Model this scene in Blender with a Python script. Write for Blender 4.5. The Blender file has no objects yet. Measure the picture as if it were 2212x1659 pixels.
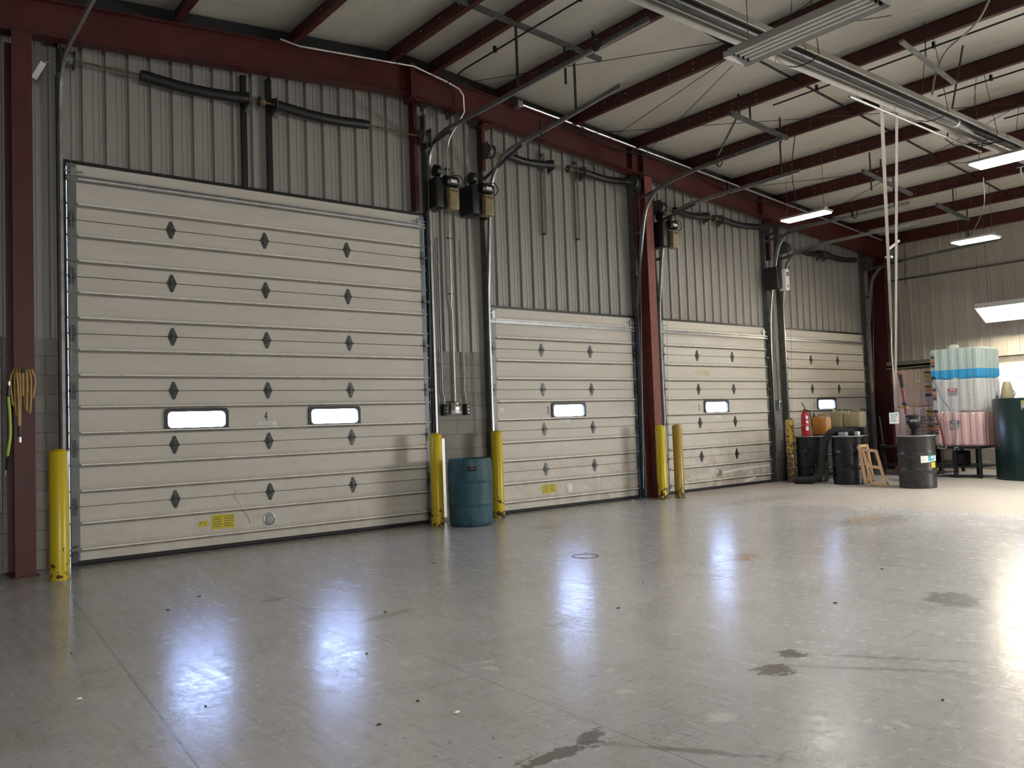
import bpy, bmesh, math, random
from mathutils import Vector, Matrix
PI = math.pi
random.seed(7)
SC = bpy.context.scene
COL = SC.collection

# ------------------------------------------------------------------ camera
f_px, yaw, pitch, roll = 1828.013, 0.6791, 0.0479, -0.0361
F = Vector((math.sin(yaw)*math.cos(pitch), math.cos(yaw)*math.cos(pitch), math.sin(pitch)))
R0 = Vector((math.cos(yaw), -math.sin(yaw), 0)); U0 = R0.cross(F)
Rr = R0*math.cos(roll) + U0*math.sin(roll); Ur = U0*math.cos(roll) - R0*math.sin(roll)
cam_d = bpy.data.cameras.new('camera'); cam = bpy.data.objects.new('camera', cam_d); COL.objects.link(cam)
cam_d.sensor_width = 36; cam_d.lens = f_px/2212*36; cam_d.clip_start = .05; cam_d.clip_end = 300
M = Matrix.Identity(4)
for i in range(3):
    M[i][0] = Rr[i]; M[i][1] = Ur[i]; M[i][2] = -F[i]
M.translation = (0, -9.8308, 1.3097)
cam.matrix_world = M
SC.camera = cam

# ------------------------------------------------------------------ world: overcast bluish daylight outside
w = bpy.data.worlds.new('world'); SC.world = w; w.use_nodes = True
nt = w.node_tree; bg = nt.nodes['Background']
tc = nt.nodes.new('ShaderNodeTexCoord'); sp = nt.nodes.new('ShaderNodeSeparateXYZ')
rp = nt.nodes.new('ShaderNodeValToRGB')
nt.links.new(tc.outputs['Generated'], sp.inputs[0]); nt.links.new(sp.outputs['Z'], rp.inputs[0])
rp.color_ramp.elements[0].color = (.46, .60, 1, 1); rp.color_ramp.elements[1].color = (.24, .40, 1, 1)
nt.links.new(rp.outputs[0], bg.inputs[0]); bg.inputs[1].default_value = 34

# ------------------------------------------------------------------ large lights: added before solid walls, standing in for unseen door and window daylight
def area(name, loc, rot, sx, sy, power, col=(1, 1, 1)):
    l = bpy.data.lights.new(name, 'AREA'); l.shape = 'RECTANGLE'; l.size = sx; l.size_y = sy
    l.energy = power; l.color = col
    o = bpy.data.objects.new(name, l); COL.objects.link(o); o.location = loc; o.rotation_euler = rot
    return o
def aimed(name, loc, target, sx, sy, power, col, spread=180):
    o = area(name, loc, (0, 0, 0), sx, sy, power, col)
    d = Vector(target)-Vector(loc); o.rotation_euler = d.to_track_quat('-Z', 'Y').to_euler(); o.data.spread = math.radians(spread); return o
aimed('unseen_door_fill', (-.6, -19.8, 2.0), (2.0, -2, -1.0), 4.2, 3.0, 130, (1, .985, .96), 80)
aimed('unseen_window_fill', (19.0, -12.6, 1.9), (8.0, -3.0, -1.6), 6.0, 1.4, 520, (1, .97, .92), 110)
for k, (x, y, e) in enumerate(((5.4, -7.4, 56), (11.4, -7.4, 120), (14.8, -6.0, 150), (.2, -8.8, 24), (10.0, -13.0, 80))):
    aimed('unseen_bay_fill_%s' % 'abcde'[k], (x, y, 4.5), (x, y, 0), .35, 1.2, e, (1, .975, .93), 138)  # unseen overhead lamps, added to brighten the floor and walls

SC.view_settings.view_transform = 'Standard'; SC.view_settings.look = 'None'
SC.view_settings.exposure = 0.22; SC.view_settings.gamma = 1; SC.view_settings.use_curve_mapping = False
SC.cycles.use_denoising = True
SC.cycles.max_bounces = 8; SC.cycles.diffuse_bounces = 4; SC.cycles.glossy_bounces = 4
SC.cycles.transparent_max_bounces = 16; SC.cycles.sample_clamp_indirect = 6
SC.cycles.caustics_reflective = False; SC.cycles.caustics_refractive = False

# ------------------------------------------------------------------ materials
def new_mat(name):
    m = bpy.data.materials.new(name); m.use_nodes = True
    nt = m.node_tree; b = nt.nodes['Principled BSDF']
    return m, nt, b
def N(nt, t, **kw):
    n = nt.nodes.new('ShaderNode'+t)
    for k, v in kw.items():
        if k.startswith('i_'):
            n.inputs[k[2:].replace('_', ' ')].default_value = v
        else: setattr(n, k, v)
    return n
def mathn(nt, op, a, b=None, c=None, clamp=False):
    n = nt.nodes.new('ShaderNodeMath'); n.operation = op; n.use_clamp = clamp
    for i, v in enumerate((a, b, c)):
        if v is None: continue
        if isinstance(v, (int, float)): n.inputs[i].default_value = v
        else: nt.links.new(v, n.inputs[i])
    return n.outputs[0]
def mixc(nt, fac, a, b, mode='MIX'):
    n = nt.nodes.new('ShaderNodeMix'); n.data_type = 'RGBA'; n.blend_type = mode
    for i, v in ((0, fac), (6, a), (7, b)):
        if isinstance(v, (int, float)): n.inputs[i].default_value = v
        elif isinstance(v, tuple): n.inputs[i].default_value = (*v[:3], 1)
        else: nt.links.new(v, n.inputs[i])
    return n.outputs[2]
def noise(nt, vec, scale, detail=4, rough=.55, dist=0):
    n = nt.nodes.new('ShaderNodeTexNoise'); n.inputs['Scale'].default_value = scale
    n.inputs['Detail'].default_value = detail; n.inputs['Roughness'].default_value = rough
    n.inputs['Distortion'].default_value = dist
    nt.links.new(vec, n.inputs['Vector']); return n.outputs['Fac']
def coords(nt, scale=(1, 1, 1)):
    g = nt.nodes.new('ShaderNodeNewGeometry')
    mp = nt.nodes.new('ShaderNodeMapping'); mp.inputs['Scale'].default_value = scale
    nt.links.new(g.outputs['Position'], mp.inputs['Vector'])
    return mp.outputs[0]
def ramp(nt, fac, lo, hi):
    n = nt.nodes.new('ShaderNodeMapRange'); n.clamp = True
    n.inputs['From Min'].default_value = lo; n.inputs['From Max'].default_value = hi
    nt.links.new(fac, n.inputs['Value']); return n.outputs[0]
def plain(name, col, rough=.5, metal=0, var=.12, scale=6, dirt=None, dirt_amt=0, stretch=(1, 1, 1), spec=.5):
    m, nt, b = new_mat(name)
    v = coords(nt, stretch)
    n1 = noise(nt, v, scale, 5)
    dark = tuple(c*(1-var) for c in col); lite = tuple(min(1, c*(1+var)) for c in col)
    c = mixc(nt, ramp(nt, n1, .3, .7), dark, lite)
    if dirt:
        n2 = noise(nt, v, scale*2.7, 6, .65)
        c = mixc(nt, mathn(nt, 'MULTIPLY', ramp(nt, n2, .5, .72), dirt_amt), c, dirt)
    nt.links.new(c, b.inputs['Base Color'])
    b.inputs['Metallic'].default_value = metal; b.inputs['Specular IOR Level'].default_value = spec
    r = nt.nodes.new('ShaderNodeMapRange'); nt.links.new(n1, r.inputs[0])
    r.inputs[3].default_value = max(0, rough-.06); r.inputs[4].default_value = min(1, rough+.08)
    nt.links.new(r.outputs[0], b.inputs['Roughness'])
    return m
def emis(name, col, strength):
    m, nt, b = new_mat(name)
    b.inputs['Base Color'].default_value = (*col, 1)
    b.inputs['Emission Color'].default_value = (*col, 1); b.inputs['Emission Strength'].default_value = strength
    return m
def glassy(name, tint, t=.85, rough=.05):
    m, nt, b = new_mat(name)
    nt.nodes.remove(b); out = nt.nodes['Material Output']
    tr = nt.nodes.new('ShaderNodeBsdfTransparent'); tr.inputs[0].default_value = (*tint, 1)
    gl = nt.nodes.new('ShaderNodeBsdfGlossy'); gl.inputs['Roughness'].default_value = rough
    mx = nt.nodes.new('ShaderNodeMixShader'); mx.inputs[0].default_value = 1-t
    nt.links.new(tr.outputs[0], mx.inputs[1]); nt.links.new(gl.outputs[0], mx.inputs[2]); nt.links.new(mx.outputs[0], out.inputs[0])
    return m

def floor_mat():
    m, nt, b = new_mat('painted_concrete')
    g = nt.nodes.new('ShaderNodeNewGeometry'); P = g.outputs['Position']
    s = nt.nodes.new('ShaderNodeSeparateXYZ'); nt.links.new(P, s.inputs[0]); X, Y = s.outputs[0], s.outputs[1]
    big = noise(nt, P, .5, 5, .6); med = noise(nt, P, 2.2, 6, .62); fine = noise(nt, P, 28, 5, .6)
    c = mixc(nt, ramp(nt, big, .3, .7), (.46, .45, .445), (.57, .56, .555))
    c = mixc(nt, mathn(nt, 'MULTIPLY', ramp(nt, med, .5, .72), .5), c, (.34, .315, .28))
    c = mixc(nt, mathn(nt, 'MULTIPLY', ramp(nt, fine, .52, .72), .4), c, (.3, .28, .25))
    # swept streaks running along the bays
    mp = nt.nodes.new('ShaderNodeMapping'); mp.inputs['Scale'].default_value = (13, .9, 1); mp.inputs['Rotation'].default_value = (0, 0, .10)
    nt.links.new(P, mp.inputs[0])
    st = noise(nt, mp.outputs[0], 1.3, 6, .7)
    c = mixc(nt, mathn(nt, 'MULTIPLY', ramp(nt, st, .50, .80), .24), c, (.58, .56, .53))
    st2 = noise(nt, mp.outputs[0], 2.9, 5, .7)
    c = mixc(nt, mathn(nt, 'MULTIPLY', ramp(nt, st2, .54, .70), .5), c, (.27, .25, .22))
    # bare tan concrete beyond the far bay joint
    edge = mathn(nt, 'ADD', X, mathn(nt, 'MULTIPLY', med, .5))
    c = mixc(nt, mathn(nt, 'MULTIPLY', ramp(nt, edge, 11.0, 11.7), .6), c, (.46, .40, .31))
    # darker close to the door wall
    gr = mathn(nt, 'ADD', Y, mathn(nt, 'MULTIPLY', med, 1.0))
    c = mixc(nt, mathn(nt, 'MULTIPLY', ramp(nt, gr, -.6, .55), .55), c, (.17, .15, .125))
    # wear specks
    vo = nt.nodes.new('ShaderNodeTexVoronoi'); vo.inputs['Scale'].default_value = 9
    mp2 = nt.nodes.new('ShaderNodeMapping'); mp2.inputs['Scale'].default_value = (1, 1.9, 1); nt.links.new(P, mp2.inputs[0]); nt.links.new(mp2.outputs[0], vo.inputs['Vector'])
    sk = mathn(nt, 'LESS_THAN', mathn(nt, 'ADD', vo.outputs['Distance'], mathn(nt, 'MULTIPLY', fine, .18)), .185)
    where = ramp(nt, noise(nt, P, .75, 2), .42, .60)
    sk = mathn(nt, 'MULTIPLY', sk, mathn(nt, 'MULTIPLY', where, .75))
    c = mixc(nt, sk, c, (.13, .115, .10))
    # pale paint scuffs
    vo2 = nt.nodes.new('ShaderNodeTexVoronoi'); vo2.inputs['Scale'].default_value = 3.1; nt.links.new(P, vo2.inputs['Vector'])
    sk2 = mathn(nt, 'LESS_THAN', mathn(nt, 'ADD', vo2.outputs['Distance'], mathn(nt, 'MULTIPLY', fine, .3)), .22)
    w2 = ramp(nt, noise(nt, P, 1.1, 2), .52, .62)
    c = mixc(nt, mathn(nt, 'MULTIPLY', sk2, mathn(nt, 'MULTIPLY', w2, .45)), c, (.66, .65, .62))
    joints = None
    def line(coord, pos, slope_by, slope, wdt, lo=None):
        d = mathn(nt, 'SUBTRACT', coord, pos)
        if slope: d = mathn(nt, 'SUBTRACT', d, mathn(nt, 'MULTIPLY', slope_by, slope))
        d = mathn(nt, 'ADD', d, mathn(nt, 'MULTIPLY', mathn(nt, 'SUBTRACT', fine, .5), .02))
        return mathn(nt, 'LESS_THAN', mathn(nt, 'ABSOLUTE', d), wdt)
    for a in (line(X, 1.76, Y, .098, .006), line(X, 2.95, Y, .05, .003), line(Y, -4.55, X, 0, .004), line(X, 7.0, Y, 0, .003),
              line(X, 11.6, Y, 0, .006)):
        joints = a if joints is None else mathn(nt, 'MAXIMUM', joints, a)
    c = mixc(nt, mathn(nt, 'MULTIPLY', joints, .6), c, (.14, .125, .11))
    # scratches
    for k, (ang, sc) in enumerate(((.5, 2.1), (1.35, 1.6), (2.2, 2.6))):
        mp3 = nt.nodes.new('ShaderNodeMapping'); mp3.inputs['Rotation'].default_value = (0, 0, ang); mp3.inputs['Scale'].default_value = (.35, 9, 1)
        mp3.inputs['Location'].default_value = (k*3.1, 7.7*k, 0); nt.links.new(P, mp3.inputs[0])
        v3 = nt.nodes.new('ShaderNodeTexVoronoi'); v3.feature = 'DISTANCE_TO_EDGE'; v3.inputs['Scale'].default_value = sc; nt.links.new(mp3.outputs[0], v3.inputs['Vector'])
        l = mathn(nt, 'LESS_THAN', v3.outputs['Distance'], .006)
        l = mathn(nt, 'MULTIPLY', l, ramp(nt, noise(nt, P, 1.4+k, 2), .54, .6))
        c = mixc(nt, mathn(nt, 'MULTIPLY', l, .6), c, (.2, .185, .16))
    wet = None
    def stain(cx, cy, rx, ry, ang, col, amt, isc=9, soft=.18, is_wet=False):
        nonlocal c, wet
        mpn = nt.nodes.new('ShaderNodeMapping'); mpn.vector_type = 'TEXTURE'
        mpn.inputs['Location'].default_value = (cx, cy, 0); mpn.inputs['Rotation'].default_value = (0, 0, ang); mpn.inputs['Scale'].default_value = (rx, ry, 1)
        nt.links.new(P, mpn.inputs[0])
        ln = nt.nodes.new('ShaderNodeVectorMath'); ln.operation = 'LENGTH'; nt.links.new(mpn.outputs[0], ln.inputs[0])
        d = mathn(nt, 'ADD', ln.outputs['Value'], mathn(nt, 'MULTIPLY', mathn(nt, 'SUBTRACT', noise(nt, P, isc, 6, .72), .5), 3.6))
        mk = mathn(nt, 'SUBTRACT', 1, ramp(nt, d, 1-soft, 1+soft))
        c = mixc(nt, mathn(nt, 'MULTIPLY', mk, amt), c, col)
        if is_wet: wet = mk if wet is None else mathn(nt, 'MAXIMUM', wet, mk)
    oil = (.13, .115, .095)
    stain(3.78, -7.20, .10, .09, .2, oil, .8, 14, .1, True); stain(4.10, -7.10, .09, .06, .2, oil, .8, 14, .1, True)
    stain(4.15, -7.55, .42, .022, -.95, oil, .45, 5, .5); stain(4.35, -7.45, .45, .022, -1.0, oil, .45, 5, .5)
    stain(2.24, -7.25, .20, .045, -.1, oil, .8, 12, .1, True); stain(2.45, -7.22, .12, .04, .5, oil, .8, 12, .1, True); stain(2.62, -7.55, .34, .022, -1.0, oil, .5, 6, .4)
    stain(2.75, -3.38, .13, .05, .1, (.24, .18, .11), .7, 10, .2); stain(2.85, -4.05, .30, .03, -.9, (.24, .18, .11), .6, 8, .3)
    stain(3.05, -4.55, .24, .05, .2, (.26, .2, .13), .6, 9, .3)
    stain(6.60, -4.95, .24, .14, .2, (.33, .17, .08), .75, 22, .3); stain(6.35, -4.75, .22, .12, .2, (.5, .49, .46), .4, 12, .3, True)
    stain(9.74, -4.55, .55, .30, 0, (.27, .25, .21), .6, 5, .3); stain(9.9, -4.35, .32, .12, .1, (.5, .3, .14), .35, 9, .4)
    stain(7.05, -1.68, .2, .13, 0, (.2, .185, .16), .6, 3, .08)
    stain(6.05, -7.12, .24, .16, .3, (.19, .18, .15), .7, 3, .06); stain(11.4, -1.9, .9, .25, 0, (.2, .185, .15), .45, 3, .4)
    for (x, y, rr) in ((2.85, -6.0, .05), (2.78, -6.12, .05), (4.0, -6.35, .035), (3.05, -7.45, .08), (3.3, -7.75, .05), (3.5, -8.0, .04), (2.2, -5.9, .05), (2.5, -5.7, .04), (3.2, -6.6, .04), (3.0, -6.9, .05)):
        stain(x, y, rr, rr*.6, x*3, (.68, .67, .64), .7, 11, .12)
    nt.links.new(c, b.inputs['Base Color'])
    rg = mathn(nt, 'ADD', .15, mathn(nt, 'MULTIPLY', med, .17))
    rg = mathn(nt, 'ADD', rg, mathn(nt, 'MULTIPLY', mathn(nt, 'SUBTRACT', st, .5), .26))
    rg = mathn(nt, 'ADD', rg, mathn(nt, 'MULTIPLY', mathn(nt, 'SUBTRACT', noise(nt, P, 16, 6, .7), .5), .35))
    rg = mathn(nt, 'MAXIMUM', rg, .10)
    rg = mathn(nt, 'ADD', rg, mathn(nt, 'MULTIPLY', ramp(nt, X, 10.5, 12), .18))
    rg = mathn(nt, 'SUBTRACT', rg, mathn(nt, 'MULTIPLY', wet, .06))
    nt.links.new(rg, b.inputs['Roughness'])
    b.inputs['Specular IOR Level'].default_value = .6
    bmp = nt.nodes.new('ShaderNodeBump'); bmp.inputs['Strength'].default_value = .16; bmp.inputs['Distance'].default_value = .01
    h = mathn(nt, 'SUBTRACT', mathn(nt, 'ADD', mathn(nt, 'MULTIPLY', fine, .3), mathn(nt, 'MULTIPLY', noise(nt, P, 7, 5), .5)), mathn(nt, 'MULTIPLY', joints, .8))
    nt.links.new(h, bmp.inputs['Height']); nt.links.new(bmp.outputs[0], b.inputs['Normal'])
    return m

def block_mat():
    m, nt, b = new_mat('concrete_block')
    g = nt.nodes.new('ShaderNodeNewGeometry'); s = nt.nodes.new('ShaderNodeSeparateXYZ'); nt.links.new(g.outputs['Position'], s.inputs[0])
    cb = nt.nodes.new('ShaderNodeCombineXYZ')
    nt.links.new(mathn(nt, 'ADD', s.outputs[0], s.outputs[1]), cb.inputs[0]); nt.links.new(s.outputs[2], cb.inputs[1])
    br = nt.nodes.new('ShaderNodeTexBrick'); nt.links.new(cb.outputs[0], br.inputs['Vector'])
    br.inputs['Scale'].default_value = 1; br.inputs['Brick Width'].default_value = .4; br.inputs['Row Height'].default_value = .2
    br.inputs['Mortar Size'].default_value = .005; br.inputs['Mortar Smooth'].default_value = .3
    br.inputs['Color1'].default_value = (.30, .285, .26, 1); br.inputs['Color2'].default_value = (.235, .22, .20, 1); br.inputs['Mortar'].default_value = (.15, .14, .125, 1)
    n1 = noise(nt, g.outputs['Position'], 3, 6, .65)
    c = mixc(nt, mathn(nt, 'MULTIPLY', ramp(nt, n1, .45, .75), .6), br.outputs['Color'], (.15, .14, .12))
    n2 = noise(nt, g.outputs['Position'], 60, 3)
    c = mixc(nt, mathn(nt, 'MULTIPLY', ramp(nt, n2, .5, .8), .35), c, (.4, .38, .35))
    nt.links.new(c, b.inputs['Base Color']); b.inputs['Roughness'].default_value = .9
    bm_ = nt.nodes.new('ShaderNodeBump'); bm_.inputs['Strength'].default_value = .5; bm_.inputs['Distance'].default_value = .01
    nt.links.new(mathn(nt, 'SUBTRACT', mathn(nt, 'MULTIPLY', n2, .3), mathn(nt, 'MULTIPLY', br.outputs['Fac'], .8)), bm_.inputs['Height']); nt.links.new(bm_.outputs[0], b.inputs['Normal'])
    return m

def door_mat():
    # off white embossed steel, grimy low down and darkened at the ribs and joints
    m, nt, b = new_mat('door_skin')
    g = nt.nodes.new('ShaderNodeNewGeometry'); P = g.outputs['Position']
    s = nt.nodes.new('ShaderNodeSeparateXYZ'); nt.links.new(P, s.inputs[0])
    v = coords(nt, (.5, 1, 2.5)); n1 = noise(nt, v, 2.2, 6, .62); n2 = noise(nt, P, 14, 6, .65); n3 = noise(nt, P, 5, 5, .7)
    c = mixc(nt, ramp(nt, n1, .3, .7), (.56, .53, .465), (.64, .61, .55))
    c = mixc(nt, mathn(nt, 'MULTIPLY', ramp(nt, n2, .58, .78), .25), c, (.34, .28, .2))
    # brown grime plus painted shade under the pressed ribs and along the section joints
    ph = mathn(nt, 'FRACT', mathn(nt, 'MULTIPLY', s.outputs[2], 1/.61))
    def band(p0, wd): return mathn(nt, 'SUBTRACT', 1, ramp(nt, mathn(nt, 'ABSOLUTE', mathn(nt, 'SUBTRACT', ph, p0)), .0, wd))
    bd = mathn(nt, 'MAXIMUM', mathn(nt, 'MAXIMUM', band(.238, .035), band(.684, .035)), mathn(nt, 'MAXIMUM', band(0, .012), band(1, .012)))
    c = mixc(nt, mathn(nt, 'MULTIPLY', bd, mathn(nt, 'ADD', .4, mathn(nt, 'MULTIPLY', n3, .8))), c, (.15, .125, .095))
    bays = ramp(nt, s.outputs[0], 7.2, 13.5)        # the far doors are dirtier than the near ones
    low = mathn(nt, 'SUBTRACT', 1, ramp(nt, s.outputs[2], .1, 1.15))
    grime = mathn(nt, 'MULTIPLY', mathn(nt, 'MULTIPLY', low, ramp(nt, n3, .38, .66)), mathn(nt, 'ADD', .22, mathn(nt, 'MULTIPLY', bays, .62)))
    c = mixc(nt, grime, c, (.22, .175, .12))
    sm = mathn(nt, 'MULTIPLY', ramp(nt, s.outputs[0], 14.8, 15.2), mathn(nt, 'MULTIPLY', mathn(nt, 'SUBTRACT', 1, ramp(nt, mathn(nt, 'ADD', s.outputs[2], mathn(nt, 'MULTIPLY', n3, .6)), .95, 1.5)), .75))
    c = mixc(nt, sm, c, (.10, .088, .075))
    nt.links.new(c, b.inputs['Base Color']); b.inputs['Roughness'].default_value = .5; b.inputs['Specular IOR Level'].default_value = .4
    bm_ = nt.nodes.new('ShaderNodeBump'); bm_.inputs['Strength'].default_value = .12; bm_.inputs['Distance'].default_value = .004
    nt.links.new(noise(nt, P, 120, 2), bm_.inputs['Height']); nt.links.new(bm_.outputs[0], b.inputs['Normal'])
    return m

def bollard_mat(name, base, chip, amt, low_only):
    m, nt, b = new_mat(name)
    g = nt.nodes.new('ShaderNodeNewGeometry'); P = g.outputs['Position']
    s = nt.nodes.new('ShaderNodeSeparateXYZ'); nt.links.new(P, s.inputs[0])
    n1 = noise(nt, P, 5, 4); n2 = noise(nt, P, 9 if amt > .3 else 16, 5, .6)
    c = mixc(nt, n1, tuple(x*.86 for x in base), base)
    if low_only:
        lo = mathn(nt, 'SUBTRACT', 1, ramp(nt, s.outputs[2], .02, .42))
        th = mathn(nt, 'SUBTRACT', .74, mathn(nt, 'MULTIPLY', lo, amt))
    else:
        lo = mathn(nt, 'SUBTRACT', 1, ramp(nt, s.outputs[2], .1, 1.2))
        th = mathn(nt, 'SUBTRACT', .60, mathn(nt, 'MULTIPLY', lo, amt))
    mk = ramp(nt, mathn(nt, 'SUBTRACT', n2, th), 0, .015)
    c = mixc(nt, mk, c, chip)
    nt.links.new(c, b.inputs['Base Color'])
    nt.links.new(mathn(nt, 'ADD', .30, mathn(nt, 'MULTIPLY', mk, .4)), b.inputs['Roughness'])
    bm_ = nt.nodes.new('ShaderNodeBump'); bm_.inputs['Strength'].default_value = .4; bm_.inputs['Distance'].default_value = .004; bm_.invert = True
    nt.links.new(mk, bm_.inputs['Height']); nt.links.new(bm_.outputs[0], b.inputs['Normal'])
    return m

def ceiling_mat():
    m, nt, b = new_mat('insulation_vinyl')
    g = nt.nodes.new('ShaderNodeNewGeometry'); P = g.outputs['Position']
    v = coords(nt, (2.2, .35, 1)); n1 = noise(nt, v, 1.4, 5, .6); v2 = coords(nt, (.4, 9, 1)); n2 = noise(nt, v2, .7, 5, .7); n3 = noise(nt, P, 9, 5)
    c = mixc(nt, ramp(nt, n1, .3, .7), (.64, .62, .54), (.74, .72, .65))
    c = mixc(nt, mathn(nt, 'MULTIPLY', ramp(nt, n2, .62, .70), .3), c, (.75, .70, .58))
    c = mixc(nt, mathn(nt, 'MULTIPLY', ramp(nt, n3, .6, .8), .2), c, (.3, .27, .22))
    nt.links.new(c, b.inputs['Base Color']); b.inputs['Roughness'].default_value = .45
    bm_ = nt.nodes.new('ShaderNodeBump'); bm_.inputs['Strength'].default_value = .6; bm_.inputs['Distance'].default_value = .08
    nt.links.new(mathn(nt, 'ADD', n1, mathn(nt, 'MULTIPLY', n2, .3)), bm_.inputs['Height']); nt.links.new(bm_.outputs[0], b.inputs['Normal'])
    return m

def tank_mat(name, col, liquid=None, level=0, t=.35):
    m, nt, b = new_mat(name)
    out = nt.nodes['Material Output']
    g = nt.nodes.new('ShaderNodeNewGeometry'); s = nt.nodes.new('ShaderNodeSeparateXYZ'); nt.links.new(g.outputs['Position'], s.inputs[0])
    n1 = noise(nt, coords(nt, (3, 3, .6)), 2, 5)
    c = mixc(nt, ramp(nt, n1, .3, .7), tuple(x*.88 for x in col), col)
    if liquid: c = mixc(nt, mathn(nt, 'LESS_THAN', s.outputs[2], level), c, liquid)
    nt.links.new(c, b.inputs['Base Color']); b.inputs['Roughness'].default_value = .38
    tl = nt.nodes.new('ShaderNodeBsdfTranslucent'); nt.links.new(c, tl.inputs[0])
    mx = nt.nodes.new('ShaderNodeMixShader'); mx.inputs[0].default_value = t
    nt.links.new(b.outputs[0], mx.inputs[1]); nt.links.new(tl.outputs[0], mx.inputs[2]); nt.links.new(mx.outputs[0], out.inputs[0])
    return m

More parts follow.
